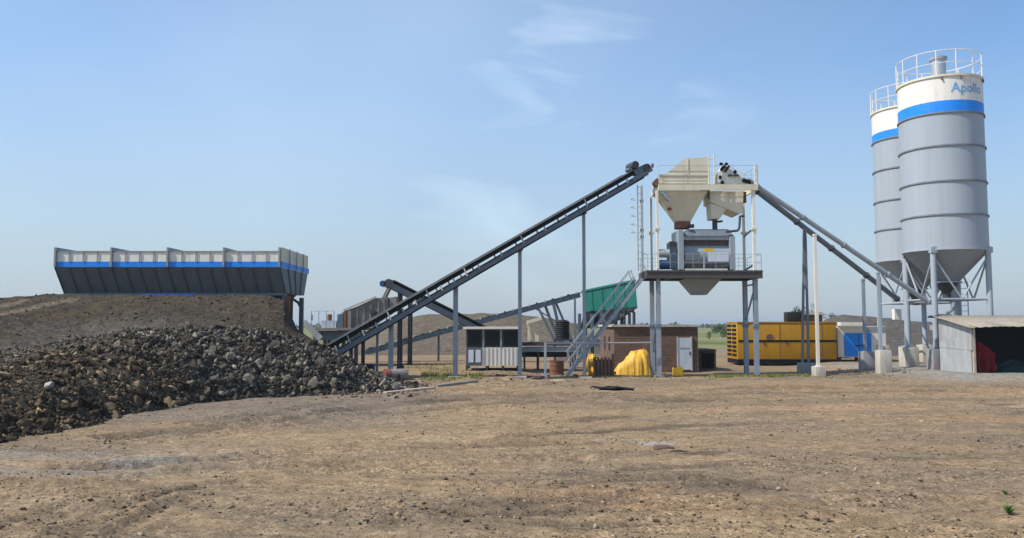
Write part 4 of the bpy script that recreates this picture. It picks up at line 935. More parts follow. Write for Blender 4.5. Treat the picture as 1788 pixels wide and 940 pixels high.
# ------------------------------------------------------------------ shed on the right
YH0, YH1 = 35.2, 38.2; zf = .15
sh = thing('sheet_metal_shed', 'low grey sheet metal shed with open dark front at the right', 'shed', (xx(1745, 36.5), 36.5, 0))
xA, xA2 = xx(1698, YH0, 600), xx(1640, YH1, 600); xE = xx(2050, YH0, 600)
zF0 = zz(570, YH0); zBk = zz(556, YH1)
def wall_pt(u, z): return Vector((xA + (xA2 - xA) * u, YH0 + (YH1 - YH0) * u, z))
def quad_slab(P_, nrm_, th, name, m, par):
    n_ = Vector(nrm_).normalized() * th
    return MB().hexa([P_[0], P_[1], P_[2], P_[3], Vector(P_[0]) + n_, Vector(P_[1]) + n_, Vector(P_[2]) + n_, Vector(P_[3]) + n_]).build(name, m, par)
zm_ = lambda u: zz(612, YH0 + 3 * u)
quad_slab([wall_pt(.03, zf - .2), wall_pt(.97, zf - .2), wall_pt(.97, 1.28), wall_pt(.03, 1.22)], (-1, .1, 0), .03, 'lower_wall_sheet', M['zinc'], sh)
quad_slab([wall_pt(.0, 1.20), wall_pt(.97, 1.26), wall_pt(.97, zBk - .03), wall_pt(.0, zF0 - .03)], (-1, .1, 0), .045, 'upper_wall_sheet', M['zinc'], sh)
for u in (.01, .5, .99):
    p = wall_pt(u, 0); MB().box(p.x + .02, p.x + .12, p.y - .05, p.y + .05, -.2, zF0 + (zBk - zF0) * u - .04).build('post', M['pale_wood'], sh)
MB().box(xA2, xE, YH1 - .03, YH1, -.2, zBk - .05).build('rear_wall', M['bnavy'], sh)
MB().box(xE - .05, xE, YH0, YH1 - .04, -.2, zF0 - .05).build('side_wall', M['zinc'], sh)
for p_ in (1900,): X = xx(p_, YH0, 600); MB().box(X - .05, X + .05, YH0 + .1, YH0 + .2, -.2, zF0 - .05).build('post', M['wood'], sh)
# corrugated roof sheets with ragged front edge
nx = 120; q = MB(); vs = []
fx0, fx1 = xx(1692, YH0 - .35, 565), xE + .4; bx0, bx1 = xx(1622, YH1 + .3, 552), xE + .4
for j, (yj, zj) in enumerate(((YH0 - .35, zF0 - .06), ((YH0 + YH1) / 2, (zF0 + zz(551, YH1 + .3)) / 2), (YH1 + .3, zz(551, YH1 + .3)))):
    for i in range(nx + 1):
        u = i / nx; xa = (fx0 if j == 0 else bx0 if j == 2 else (fx0 + bx0) / 2); x_ = xa + (fx1 - xa) * u
        wv = .014 * math.sin(i * math.pi / 2 + .4)
        rg = (.10 * math.sin(i * .35) + .05 * math.sin(i * 1.3)) if j == 0 else 0
        lift = .06 * math.sin(u * 9) + .05 * u if j == 0 else 0
        vs.append((x_, yj + rg, zj + wv + lift))
fs = [(j * (nx + 1) + i, j * (nx + 1) + i + 1, (j + 1) * (nx + 1) + i + 1, (j + 1) * (nx + 1) + i) for j in range(2) for i in range(nx)]
q.add(vs, fs); ro = q.build('roof_sheet', M['zroof'], sh); md = ro.modifiers.new('thick', 'SOLIDIFY'); md.thickness = .025
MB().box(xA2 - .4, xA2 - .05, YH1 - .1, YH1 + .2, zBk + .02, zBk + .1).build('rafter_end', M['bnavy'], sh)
def cloth(name, label, p0, p1, py0, py1, Y, m, seed, poly=None):
    n1, n2 = 26, 20; vs = []
    for j in range(n2 + 1):
        for i in range(n1 + 1):
            u, v = i / n1, j / n2
            a = p0 + (p1 - p0) * u; top = py0 + (poly(u) if poly else 0)
            py = top + (py1 - top) * v; P_ = at(a, py, Y); P_.y += .10 * math.sin(u * 17 + seed) * (.3 + v) + .05 * math.sin(v * 9 + u * 5)
            vs.append(P_)
    q = MB().add(vs, [(j * (n1 + 1) + i, j * (n1 + 1) + i + 1, (j + 1) * (n1 + 1) + i + 1, (j + 1) * (n1 + 1) + i) for j in range(n2) for i in range(n1)])
    o = q.build(name, m); o.modifiers.new('thick', 'SOLIDIFY').thickness = .012; return tag(o, label, 'cloth')
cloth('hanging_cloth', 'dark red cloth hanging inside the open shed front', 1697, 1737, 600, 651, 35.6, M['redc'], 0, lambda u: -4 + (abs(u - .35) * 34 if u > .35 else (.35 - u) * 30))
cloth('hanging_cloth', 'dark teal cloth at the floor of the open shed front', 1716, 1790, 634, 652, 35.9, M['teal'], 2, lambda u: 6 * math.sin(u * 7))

# ------------------------------------------------------------------ yellow generator, tanks, blue and white cabin
YG0, YG1 = 46.0, 48.3
gx0, gx1 = xx(1288, YG0, 600), xx(1461, YG0, 600); gz0, gz1 = zz(628, YG0), zz(564, YG0)
gs = thing('generator_container', 'long yellow generator container with louvred end and dark base', 'container', ((gx0 + gx1) / 2, 47, 0))
MB().box(gx0, gx1, YG0, YG1, gz0, gz1).build('body', M['yellow'], gs, bev=.03)
MB().box(gx0 - .03, gx1 + .03, YG0 - .03, YG1 + .03, gz1 + .003, gz1 + .06).build('roof', M['yellow'], gs)
MB().box(gx0 - .01, gx1 - .05, YG0 - .012, YG1 - .1, gz0 - .25, gz0 - .003).build('base_skid', M['black'], gs)
MB().box(gx0 + .05, gx1, YG0 - .018, YG0 - .004, zz(597.5, YG0), zz(594, YG0)).build('dark_stripe', M['black'], gs)
for p_ in (1320, 1362, 1400, 1436): X = xx(p_, YG0, 600); MB().box(X - .015, X + .015, YG0 - .014, YG0 - .003, gz0 + .05, gz1 - .05).build('door_seam', M['wood'], gs)
for k in range(8):
    z_ = gz0 + .18 + k * .24
    for y_ in (YG0 + .25, YG0 + 1.3): MB().box(gx0 - .035, gx0 - .004, y_, y_ + .8, z_, z_ + .13).build('louvre', M['black'], gs)
c = at(1344, 588, YG0); MB().prism([(c.x - .2, c.z - .12), (c.x + .2, c.z - .12), (c.x + .2, c.z + .03), (c.x + .1, c.z + .14), (c.x - .1, c.z + .14), (c.x - .2, c.z + .03)], YG0 - .02, YG0 - .004).build('emblem', M['wood'], gs)
for p_ in (1334, 1374, 1412): X = xx(p_, YG0, 605); MB().box(X - .03, X + .03, YG0 - .05, YG0 - .004, 1.2, 1.36).build('handle', M['dark'], gs)
c = at(1386, 553, 47.2); tk = MB().tube((c.x - .48, 47.2, gz1 + .30), (c.x + .42, 47.2, gz1 + .30), .30, 20)
tk = MB().box(c.x - .47, c.x + .43, 46.9, 47.6, gz1 + .064, zz(545, 47.2)).build('silencer_box', M['tank'], bev=.05); tag(tk, 'black box standing on the yellow generator roof', 'box')
c = at(1418, 552, 50.5)
rb = thing('rubble_hut', 'pale flat roofed hut behind the yellow generator', 'hut', (c.x, 51, 0))
MB().box(at(1400, 552, 50.5).x, at(1436, 552, 50.5).x, 50.5, 52.5, -.1, zz(550, 50.5)).build('wall', M['brick'], rb)
MB().box(at(1398, 552, 50.4).x, at(1437, 552, 50.4).x, 50.4, 52.6, zz(550, 50.5) + .003, zz(545, 50.5)).build('roof_slab', M['conc'], rb)
YA = 46.6
cbn = thing('site_cabin', 'white site cabin with bright blue double door and white awning', 'cabin', (xx(1500, 47.5), 47.5, 0))
MB().box(xx(1463, YA, 600), xx(1547, YA, 600), YA, YA + 2.4, .45, zz(570, YA)).build('wall', M['white'], cbn)
dd_ = MB().box(xx(1474, YA, 600), xx(1521, YA, 600), YA - .05, YA - .003, .5, zz(582, YA)).build('door', M['blue'], cbn)
MB().box(xx(1499, YA, 600) - .015, xx(1499, YA, 600) + .015, YA - .065, YA - .053, .5, zz(582, YA) - .03).build('seam', M['dark'], dd_)
MB().box(xx(1492, YA, 600), xx(1506, YA, 600), YA - .08, YA - .054, zz(605, YA), zz(602.5, YA)).build('handle', M['dark'], dd_)
MB().box(xx(1463, YA, 600), xx(1507, YA, 600), YA - .5, YA - .004, zz(569, YA), zz(563, YA)).build('awning', M['white'], cbn)
MB().box(xx(1509, YA, 600), xx(1547, YA, 600), YA - .02, YA - .004, zz(580, YA), zz(571, YA)).build('fascia', M['grey'], cbn)
for p_ in (1466, 1500, 1543): X = xx(p_, YA, 600); MB().box(X - .12, X + .12, YA + .1, YA + .4, -.1, .45).build('support_block', M['dark'], cbn)

# ------------------------------------------------------------------ brick shed
YR = 40.0
bs = thing('brick_shed', 'flat roofed brown brick shed with pale blue door behind the tower', 'shed', (xx(1146, 42), 42, 0))
bx0_, bx1_ = xx(1072, YR, 610), xx(1219, YR, 610); bxk = bx0_; YRb = 46.2; zrf = zz(571, YR)
MB().box(bx0_, bx1_, YR, YRb, -.2, zrf).build('wall', M['brick'], bs)
MB().box(bx0_ - .12, bx1_ + .08, YR - .12, YRb + .1, zrf + .002, zrf + .11).build('roof_slab', M['conc'], bs)
dd_ = MB().box(xx(1184, YR, 620), xx(1206, YR, 620), YR - .06, YR - .003, .1, zz(590, YR)).build('door', M['door'], bs)
for a, b_ in ((1182, 1184), (1206, 1208.5)): MB().box(xx(a, YR, 620), xx(b_, YR, 620), YR - .08, YR - .003, .05, zz(588, YR)).build('door_frame', M['conc'], bs)
MB().box(xx(1187, YR, 620), xx(1203, YR, 620), YR - .075, YR - .062, 1.15, 1.19).build('rail', M['grey'], dd_)
MB().box(xx(1203, YR, 620), xx(1204.5, YR, 620), YR - .1, YR - .062, .85, 1.0).build('handle', M['dark'], dd_)
for Y in (41.6, 43.6): MB().box(bx0_ - .02, bx0_ - .003, Y, Y + .5, 1.0, 1.7).build('window', M['glass'], bs)
o = thing('low_brick_store', 'low dark brick store box right of the brick shed', 'store', (xx(1237, 42), 42, 0))
MB().box(bx1_ + .02, xx(1250, 41.5, 620), 41.5, 43.5, -.1, zz(613, 41.5)).build('wall', M['brick'], o)
MB().box(bx1_ + .03, xx(1251, 41.4, 620), 41.4, 43.55, zz(613, 41.5) + .003, zz(610, 41.5)).build('lid', M['deck'], o)
MB().box(xx(1225, 41.5, 620), xx(1246, 41.5, 620), 41.47, 41.497, .1, zz(617, 41.5)).build('door', M['black'], o)

# ------------------------------------------------------------------ yellow tarpaulin, drum, crate
def lump(pxs_, pyb, Y, dep, m, name, label, cat, seed, top):
    n1, n2 = 48, 24; vs = []
    x0, x1 = xx(pxs_[0], Y, 640), xx(pxs_[1], Y, 640)
    for j in range(n2 + 1):
        for i in range(n1 + 1):
            u, v = i / n1, j / n2
            h_ = np.interp(u, [a for a, _ in top], [b_ for _, b_ in top])
            pr_ = math.sin(math.pi * v) ** .38 if 0 < v < 1 else 0
            z_ = h_ * pr_
            fold = .14 * fb(u * 5 + .8 * v, v * 2.2, seed) + .05 * fb(u * 13 + 2 * v, v * 3.5, seed + 7)
            vs.append((x0 + (x1 - x0) * u + .06 * math.sin(v * 7 + seed) + fold * .3, Y - dep / 2 + dep * v - fold * (1 if v < .5 else -1), z_ - .03 + .16 * fb(u * 5, v * 4, seed + 3) * pr_))
    q = MB().add(vs, [(j * (n1 + 1) + i, j * (n1 + 1) + i + 1, (j + 1) * (n1 + 1) + i + 1, (j + 1) * (n1 + 1) + i) for j in range(n2) for i in range(n1)])
    return tag(q.build(name, m), label, cat)
def fb(a, b_, s_): return float(fbm(np.array([a]), np.array([b_]), 1., 3, s_)[0])
lump((1076, 1137), 654, 38.2, 1.3, M['tarp'], 'tarpaulin_heap', 'yellow orange tarpaulin draped over a heap in front of the brick shed', 'tarpaulin', 4,
     [(0, .2), (.05, .5), (.2, .68), (.34, .95), (.5, 1.10), (.76, 1.20), (.84, 1.12), (.90, .95), (.95, .5), (1, .1)])
lump((1024, 1050), 655, 37.2, .8, M['tarp'], 'tarpaulin_bundle', 'small yellow tarpaulin bundle tucked behind the brown timber crate', 'tarpaulin', 9,
     [(0, .4), (.15, .95), (.4, 1.02), (.8, .8), (1, .5)])
cr_ = thing('timber_crate', 'brown slatted timber crate standing beside the yellow tarpaulin', 'crate', (xx(1055, 36.6), 36.6, 0))
cx0, cx1 = xx(1038, 36.5, 640), xx(1070, 36.5, 640); ctop = zz(624, 36.5)
for k in range(6):
    X = cx0 + (cx1 - cx0) * k / 5.0
    MB().box(X - .055, X + .055, 36.44, 36.5, -.05, ctop + (.12 if k == 5 else 0) + .04 * math.sin(k * 3)).build('slat', M['wood'], cr_)
for z_ in (.2, ctop - .15): MB().box(cx0, cx1, 36.503, 36.55, z_ - .05, z_ + .05).build('cross_rail', M['wood'], cr_)
MB().box(cx0 + .03, cx1 - .03, 36.56, 37.0, .0, ctop - .12).build('box_body', M['rust'], cr_)
jc = thing('jerry_can', 'small yellow plastic can on the dirt in front of the brick shed', 'can', (xx(1184, 36.8), 36.8, 0))
jx0, jx1 = xx(1175, 36.6, 650), xx(1192, 36.6, 650)
MB().box(jx0, jx1, 36.45, 36.75, 0, .38).build('body', M['yplast'], jc, bev=.05)
MB().tube((jx0 + .1, 36.6, .38), (jx0 + .1, 36.6, .44), .04, 10).build('cap', M['black'], jc)
q = MB(); q.path([(jx0 + .18, 36.6, .37), (jx0 + .2, 36.6, .45), (jx1 - .08, 36.6, .45), (jx1 - .06, 36.6, .37)], .018); q.build('handle', M['yplast'], jc)
dm_ = thing('steel_drum', 'rusty brown steel drum standing by the stair foot', 'drum', (xx(972, 37.4), 37.4, 0))
dx = xx(972, 37.4, 640); zt_ = zz(630, 37.4)
MB().lathe([(.005, 0), (.33, 0), (.33, zt_), (.30, zt_), (.30, zt_ - .03), (.005, zt_ - .03)], (dx, 37.4, 0), 28).build('body', M['rust'], dm_)
for f in (.02, .35, .68, .98): MB().ring((dx, 37.4, 0), .32, .35, zt_ * f - .015, zt_ * f + .015, 28).build('hoop', M['rust'], dm_)

# ------------------------------------------------------------------ control cabin
YQ = 38.3
cc = thing('control_cabin', 'small control cabin with dark windows and white panel walls on short stilts', 'cabin', (xx(859, 39.3), 39.3, 0))
qx0, qx1 = xx(813, YQ, 610), xx(907, YQ, 610); q0_, q1_ = zz(639, YQ), zz(575, YQ); zw0, zw1 = zz(607, YQ), zz(577, YQ)
MB().box(qx0, qx1, YQ, YQ + 2.3, q0_, zw0).build('wall', M['white'], cc)
MB().box(qx0 + .02, qx1 - .02, YQ + .04, YQ + 2.26, zw0 + .003, q1_).build('upper_wall', M['dark'], cc)
MB().box(qx0 - .12, qx1 + .06, YQ - .15, YQ + 2.4, q1_ + .003, zz(571, YQ)).build('roof', M['white'], cc)
for a, b_ in ((815, 841), (847, 873), (878, 905)): 
    wf = MB().box(xx(a, YQ, 590), xx(b_, YQ, 590), YQ + .0, YQ + .036, zw0 + .05, q1_ - .03).build('window', M['dark'], cc)
    MB().box(xx(a + 1.5, YQ, 590), xx(b_ - 1.5, YQ, 590), YQ - .012, YQ - .003, zw0 + .09, q1_ - .07).build('pane', M['glass'], wf)
for p_ in (844, 875): X = xx(p_, YQ, 590); MB().box(X - .04, X + .04, YQ - .02, YQ + .034, zw0 + .004, q1_ - .002).build('mullion', M['grey'], cc)
dr_ = MB().box(xx(813.5, YQ, 620), xx(841, YQ, 620), YQ - .04, YQ - .003, q0_ + .0, zw0).build('door', M['binrib'], cc)
for a, b_ in ((818, 827), (830.5, 839.5)): MB().box(xx(a, YQ, 620), xx(b_, YQ, 620), YQ - .055, YQ - .043, zz(633, YQ), zz(611, YQ)).build('door_panel', M['label_w'], dr_)
for k in range(9): X = xx(846 + k * 7, YQ, 620); MB().box(X - .012, X + .012, YQ - .02, YQ - .003, q0_ + .02, zw0 - .02).build('rib', M['zinc'], cc)
for p_ in (815, 850, 878, 904):
    for Y in (YQ + .1, YQ + 2.1): X = xx(p_, YQ, 620); MB().box(X - .05, X + .05, Y - .05, Y + .05, -.15, q0_ - .003).build('leg', M['dark'], cc)
MB().box(xx(842, YQ, 620), xx(905, YQ, 620), YQ + .3, YQ + 2, .05, q0_ - .2).build('underfloor_tank', M['black'], cc)

# ------------------------------------------------------------------ wheeled chassis with machine, tank
ch_ = thing('machine_chassis', 'grey steel machine chassis on thin legs right of the control cabin', 'chassis', (xx(960, 41), 41, 0))
YM = 40.6
for Y in (YM, YM + 1.6): MB().chan((xx(909, YM, 610), Y, zz(611, YM)), (xx(1012, YM, 610), Y, zz(611, YM)), .1, .2).build('beam', M['grey'], ch_)
MB().box(xx(912, YM, 610), xx(990, YM, 610), YM + .15, YM + 1.5, zz(624, YM), zz(616, YM)).build('hopper_tray', M['black'], ch_)
MB().box(xx(912, YM, 610), xx(1000, YM, 610), YM + .1, YM + 1.5, zz(604, YM), zz(598, YM)).build('floor', M['dark'], ch_)
for p_ in (916, 940, 1004):
    for Y in (YM, YM + 1.6): X = xx(p_, YM, 620); MB().box(X - .04, X + .04, Y - .04, Y + .04, -.15, zz(615, YM)).build('leg', M['dark'], ch_)
for a in ((922, 930, 576, 597), (934, 941, 580, 597)): MB().box(xx(a[0], YM, 590), xx(a[1], YM, 590), YM + .3, YM + .9, zz(a[3], YM), zz(a[2], YM)).build('cream_stand', M['cream'], ch_)
MB().beam(at(920, 563, YM + .4), at(945, 556, YM + .4), .5, .16).build('cream_hood', M['cream'], ch_)
MB().beam(at(921, 563, YM + .3), at(928, 597, YM + .3), .1, .1).build('cream_stand', M['cream'], ch_)
wt = thing('water_tank', 'black ribbed plastic water tank on the chassis below the green hopper', 'tank', (xx(983, 42.6), 42.6, 1))
tx = xx(982, 43.2, 575); z0, z1 = zz(592, 43.2), zz(564, 43.2)
pf = []
for k in range(9): z_ = z0 + (z1 - z0) * k / 8; pf += [(.36, z_), (.385, z_ + .03), (.385, z_ + .06), (.36, z_ + .085)]
MB().lathe([(.01, z0)] + pf + [(.2, z1 + .16), (.12, z1 + .17), (.01, z1 + .17)], (tx, 43.2, 0), 32).build('body', M['tank'], wt)
MB().box(tx - .5, tx + .5, 42.7, 43.7, z0 - .1, z0 - .003).build('stand', M['dark'], wt)
for e in (-.42, .42): MB().box(tx + e - .05, tx + e + .05, 43.1, 43.2, -.1, z0 - .1).build('leg', M['dark'], wt)

# ------------------------------------------------------------------ feeder conveyor to the green hopper
fc = thing('feeder_conveyor', 'thin dusty inclined conveyor rising to the green hopper', 'conveyor', at(820, 560, 50))
pa, pb_ = at(640, 616, 48), at(1012, 516, 51)
dl = (pb_ - pa).normalized()
up_ = Vector((0, 0, 1)); 
for Y in (-.45, .45):
    MB().beam(pa + Vector((0, Y, 0)), pb_ + Vector((0, Y, 0)), .06, .26).build('stringer', M['teal_steel'], fc)
MB().beam(pa + Vector((0, 0, .16)), pb_ + Vector((0, 0, .16)), .8, .06).build('belt', M['black'], fc)
for k in range(26):
    p = pa.lerp(pb_, (k + .5) / 26); MB().tube(p + Vector((0, -.5, .20)), p + Vector((0, .5, .20)), .07, 8).build('roller', M['rim'] if k % 2 else M['dark'], fc)
def feed_z(px_):
    t0, t1 = 0., 1.
    for _ in range(30):
        m_ = (t0 + t1) / 2; p = pa.lerp(pb_, m_)
        if CX + F * p.x / p.y < px_: t0 = m_
        else: t1 = m_
    return pa.lerp(pb_, t0)
for p0_, q0_, w_, e in ((940, (974, 606), .12, -.4), (953, (980, 606), .14, .4), (966, (984, 606), .14, -.4), (972, (1000, 598), .12, .4), (936, (972, 562), .07, -.4)):
    p = feed_z(p0_) + Vector((0, e, -.14)); f_ = at(*q0_, p.y - e); MB().beam(p, f_, w_).build('support_leg', M['grey'], fc)
f_ = at(979, 606, 50.3); MB().box(f_.x - .35, f_.x + .45, 49.7, 50.9, -.2, f_.z + .05).build('support_block', M['concg'], fc)
for p_ in (1005, 700, 765):
    X = at(p_, 590, 48.6).x; t_ = (X - pa.x) / (pb_.x - pa.x); zt_ = pa.z + (pb_.z - pa.z) * t_
    MB().box(X - .06, X + .06, 48.9, 49.0, -.1, zt_ - .1).build('support_leg', M['bluegrey'], fc)
# green hopper on its dark frame
gh = thing('green_hopper', 'large dark green sheet hopper on a dark steel frame behind the stair', 'hopper', (at(1060, 600, 49).x, 49, 0))
TL, TR, BL, BR = at(1016, 509, 52.5), at(1109, 490, 47.5), at(1019, 545, 52.5), at(1113, 536, 47.5)
dvv = Vector((.35, 2.2, 0))
MB().hexa([BL, BR, BR + dvv, BL + dvv, TL, TR, TR + dvv, TL + dvv]).build('side_sheets', M['green'], gh)
MB().beam(TL + Vector((0, -.05, 0)), TR + Vector((0, -.05, 0)), .1, .12).build('top_rim', M['green'], gh)
for f in (.2, .4, .6, .8): MB().beam(TL.lerp(TR, f) + Vector((0, -.04, -.06)), BL.lerp(BR, f) + Vector((0, -.04, 0)), .06, .05).build('rib', M['green'], gh)
e1, e2 = at(1008, 560, 52.5), at(1088, 545, 47.8)
MB().hexa([BL + Vector((-.2, 0, -1.1)), BR + Vector((-1.4, 0, -1.0)), BR + dvv + Vector((-1.6, -.5, -1.0)), BL + dvv + Vector((0, -.5, -1.1)), BL + Vector((0, .02, -.01)), BR + Vector((0, .02, -.01)), BR + dvv + Vector((0, 0, -.01)), BL + dvv + Vector((0, 0, -.01))]).build('hopper_cone', M['black'], gh)
for p_ in (1090, 1099, 1107):
    a = at(p_ - 8, 541, 47.6); b_ = at(p_, 545, 47.6); c_ = at(p_, 572, 47.6)
    q = MB(); q.path([a, b_, c_], .09, 8); q.build('bent_strut', M['dark'], gh)
for p_, Y in ((1012, 52.4), (1022, 51.2), (1034, 50.6), (1052, 49.6), (1075, 48.5), (1086, 48)):
    X = at(p_, 560, Y).x; MB().box(X - .1, X + .1, Y - .1, Y + .1, -.2, zz(548, Y)).build('leg', M['teal_steel'] if p_ != 1022 else M['bluegrey'], gh)
MB().box(at(1008, 600, 50).x, at(1062, 600, 50).x, 50, 50.6, zz(606, 50), zz(592, 50)).build('base_frame', M['teal_steel'], gh)

# ------------------------------------------------------------------ screening machine and its conveyor behind the rubble
YU = 42.5
sc_ = thing('screening_machine', 'dusty grey sloped screening machine on blue steel base behind the rubble', 'machine', (at(610, 600, 43).x, 43, 0))
MB().prism([P2(*q, YU) for q in ((588, 580), (590, 552), (602, 543), (622, 536), (655, 521), (676, 519), (678, 545), (640, 570), (618, 577))], YU, YU + 2.2).build('screen_box', M['screen'], sc_)
MB().prism([P2(*q, YU) for q in ((678.5, 520), (690, 518), (693, 540), (678.5, 545))], YU + .2, YU + 1.9).build('feed_box', M['screen'], sc_)
c = at(652, 545, YU); MB().tube((c.x, YU - .2, c.z), (c.x, YU - .003, c.z), .17, 18).build('vibrator', M['dark'], sc_)
MB().tube((c.x, YU - .26, c.z), (c.x, YU - .2, c.z), .1, 12).build('hub', M['dark'], sc_)
for (a0_, a1_, y0_, y1_, m_) in ((590, 600, 549, 578, 'teal_steel'), (601, 606, 545, 578, 'rust'), (608, 614, 543, 576, 'screen')):
    MB().box(at(a0_, 560, YU).x, at(a1_, 560, YU).x, YU - .16, YU - .01, zz(y1_, YU), zz(y0_, YU)).build('side_panel', M[m_], sc_)
for p_ in (624, 636, 648, 661, 671):
    X = at(p_, 545, YU).x; zlo_ = zz(np.interp(p_, [618, 640, 678], [577, 570, 545]), YU) + .05; zhi_ = zz(np.interp(p_, [602, 622, 655, 676], [543, 536, 521, 519]), YU) - .04
    MB().box(X - .03, X + .03, YU - .07, YU - .004, zlo_, zhi_).build('rib', M['screen'], sc_)
MB().beam(at(600, 543, YU) + Vector((0, -.06, .03)), at(657, 519.5, YU) + Vector((0, -.06, .03)), .12, .07).build('top_flange', M['rim'], sc_)
q = MB()
for p_ in (547, 560, 573, 586): X = at(p_, 570, YU).x; q.tube((X, YU - .45, zz(573, YU)), (X, YU - .45, zz(573, YU) + .9), .02, 6)
q.tube((at(547, 570, YU).x, YU - .45, zz(573, YU) + .9), (at(586, 570, YU).x, YU - .45, zz(573, YU) + .9), .02, 6); q.build('guard_rail', M['steel'], sc_)
MB().box(at(545, 576, YU).x, at(640, 576, YU).x, YU - .5, YU + 2.5, zz(577, YU), zz(573, YU)).build('walkway', M['screen'], sc_)
MB().box(at(560, 566, YU).x, at(586, 566, YU).x, YU + .1, YU + 1.2, zz(572.5, YU), zz(560, YU)).build('control_box', M['door'], sc_)
MB().tube((at(571, 553, YU).x, YU + .6, zz(560, YU)), (at(571, 553, YU).x, YU + .6, zz(549, YU)), .13, 12).build('exhaust', M['rust'], sc_)
MB().box(at(548, 590, YU).x, at(625, 590, YU).x, YU - .2, YU + 2.2, zz(594, YU), zz(578, YU)).build('base', M['teal_steel'], sc_)
for p_ in (552, 575, 600, 622):
    for Y in (YU, YU + 2): X = at(p_, 600, YU).x; MB().box(X - .09, X + .09, Y - .09, Y + .09, -.2, zz(594, YU)).build('leg', M['dark'], sc_)
MB().beam(at(530, 562, YU - .6), at(560, 592, YU - .6), .12, .3).build('chute', M['zinc'], sc_)
MB().tube(at(545, 560, YU), at(545, 550, YU), .03).build('mast', M['dark'], sc_)
rc = thing('belt_conveyor', 'short dark conveyor falling from the screening machine towards the control cabin', 'conveyor', at(760, 600, 45))
ra, rb_ = at(684, 499, 44.0), at(850, 582, 46.5)
for e in (-.4, .4): MB().beam(ra + Vector((0, e, 0)), rb_ + Vector((0, e, 0)), .08, .3).build('stringer', M['bluegrey'], rc)
MB().beam(ra + Vector((0, 0, .02)), rb_ + Vector((0, 0, .02)), .7, .34).build('belt', M['black'], rc)
MB().beam(ra + Vector((0, 0, .27)), rb_ + Vector((0, 0, .27)), .86, .05).build('belt_edge', M['dark'], rc)
MB().tube(ra + Vector((-.1, -.5, .08)), ra + Vector((-.1, .5, .08)), .26, 16).build('head_drum', M['dark'], rc)
c = at(674, 496, 43.8); MB().tube(c + Vector((-.14, -.3, 0)), c + Vector((-.14, .2, 0)), .17, 14).build('drive_motor', M['motor'], rc)
MB().beam(at(680, 503, 43.8), at(671, 521, 43.8), .6, .16, (1, 0, 0)).build('chute', M['screen'], rc)
for p_ in (698, 716):
    for e in (-.42, .42):
        X = at(p_, 600, 44.3).x; MB().box(X - .07, X + .07, 44.3 + e - .07, 44.3 + e + .07, -.2, zz(np.interp(p_, [684, 850], [505, 588]), 44.3)).build('leg', M['dark'], rc)
MB().beam(at(698, 528, 44.3), at(716, 526, 44.3), .06, .08).build('brace', M['zinc'], rc)

# ------------------------------------------------------------------ small things on the ground
pd = thing('lying_drum', 'small drum lying on its side with a red end by the rubble toe', 'drum', (xx(685, 33), 33, 0))
c = at(671, 660, 32.6); zc_ = .28
MB().tube((c.x, 32.6, zc_), (c.x + .22, 32.7, zc_), .26, 18).build('red_end', M['redoxide'], pd)
MB().tube((c.x + .22, 32.7, zc_), (c.x + .85, 33.0, zc_), .25, 18).build('body', M['screen'], pd)
o = MB().beam(at(655, 683, gy(683)) + Vector((0, 0, .02)), at(673, 662, gy(683) + .3), .04).build('wooden_stake', M['pale_wood']); tag(o, 'thin pale wooden stake leaning against the lying drum', 'stake')
sk = MB(); q = [(0.0, .0), (.20, .0), (.22, .2), (.16, .42), (.10, .55), (.06, .62), (.09, .68), (.0, .7)]
sk.lathe(q, (at(699, 640, 37.6).x, 37.6, -.02), 14); o = sk.build('sack', M['cloth']); tag(o, 'dark tied sack standing near the conveyor posts', 'sack')
o = MB().box(at(622, 640, 35).x, at(650, 640, 35).x, 35.2, 35.8, 0, .6).build('motor_cover', M['cloth'], bev=.1); tag(o, 'dark cover lying beneath the lower conveyor end', 'cover')
def plank(label, a, b_, w_, h_, m):
    pa_, pb2 = at(*a, gy(a[1])), at(*b_, gy(b_[1])); pa_.z = G(pa_.x, pa_.y) + h_ / 2 - .02; pb2.z = G(pb2.x, pb2.y) + h_ / 2 - .02
    o = MB().beam(pa_, pb2, w_, h_).build('plank', m); return tag(o, label, 'plank')
plank('pale bleached plank lying in front of the lying drum', (672, 686), (757, 679), .22, .08, M['pale_wood'])
plank('grey weathered plank lying beside green grass', (762, 676), (832, 672), .2, .09, M['screen'])
plank('dark plank lying flat in front of the control cabin', (866, 661), (950, 660), .2, .10, M['wood'])
rs = MB(); n1 = 18; vs = []
for j in range(9):
    for i in range(n1 + 1):
        u, v = i / n1, j / 8; P_ = at(1046 + 58 * u, 681 - 9 * v - 2 * u * v, 30); gp = at(1046 + 58 * u - 8 * v, 682, gy(682)); y_ = gp.y + 1.5 * v * (1 - .3 * u)
        x_ = gp.x + .2 * math.sin(v * 3); vs.append((x_, y_, G(x_, y_) + .03 + .12 * max(0, math.sin(math.pi * u)) * max(0, math.sin(math.pi * min(1, v + .15))) + .025 * math.sin(u * 13 + v * 7)))
rs.add(vs, [(j * (n1 + 1) + i, j * (n1 + 1) + i + 1, (j + 1) * (n1 + 1) + i + 1, (j + 1) * (n1 + 1) + i) for j in range(8) for i in range(n1)])
o = rs.build('rubber_sheet', M['black']); o.modifiers.new('thick', 'SOLIDIFY').thickness = .03; tag(o, 'piece of black rubber sheet lying on the dirt before the tower', 'rubber sheet')
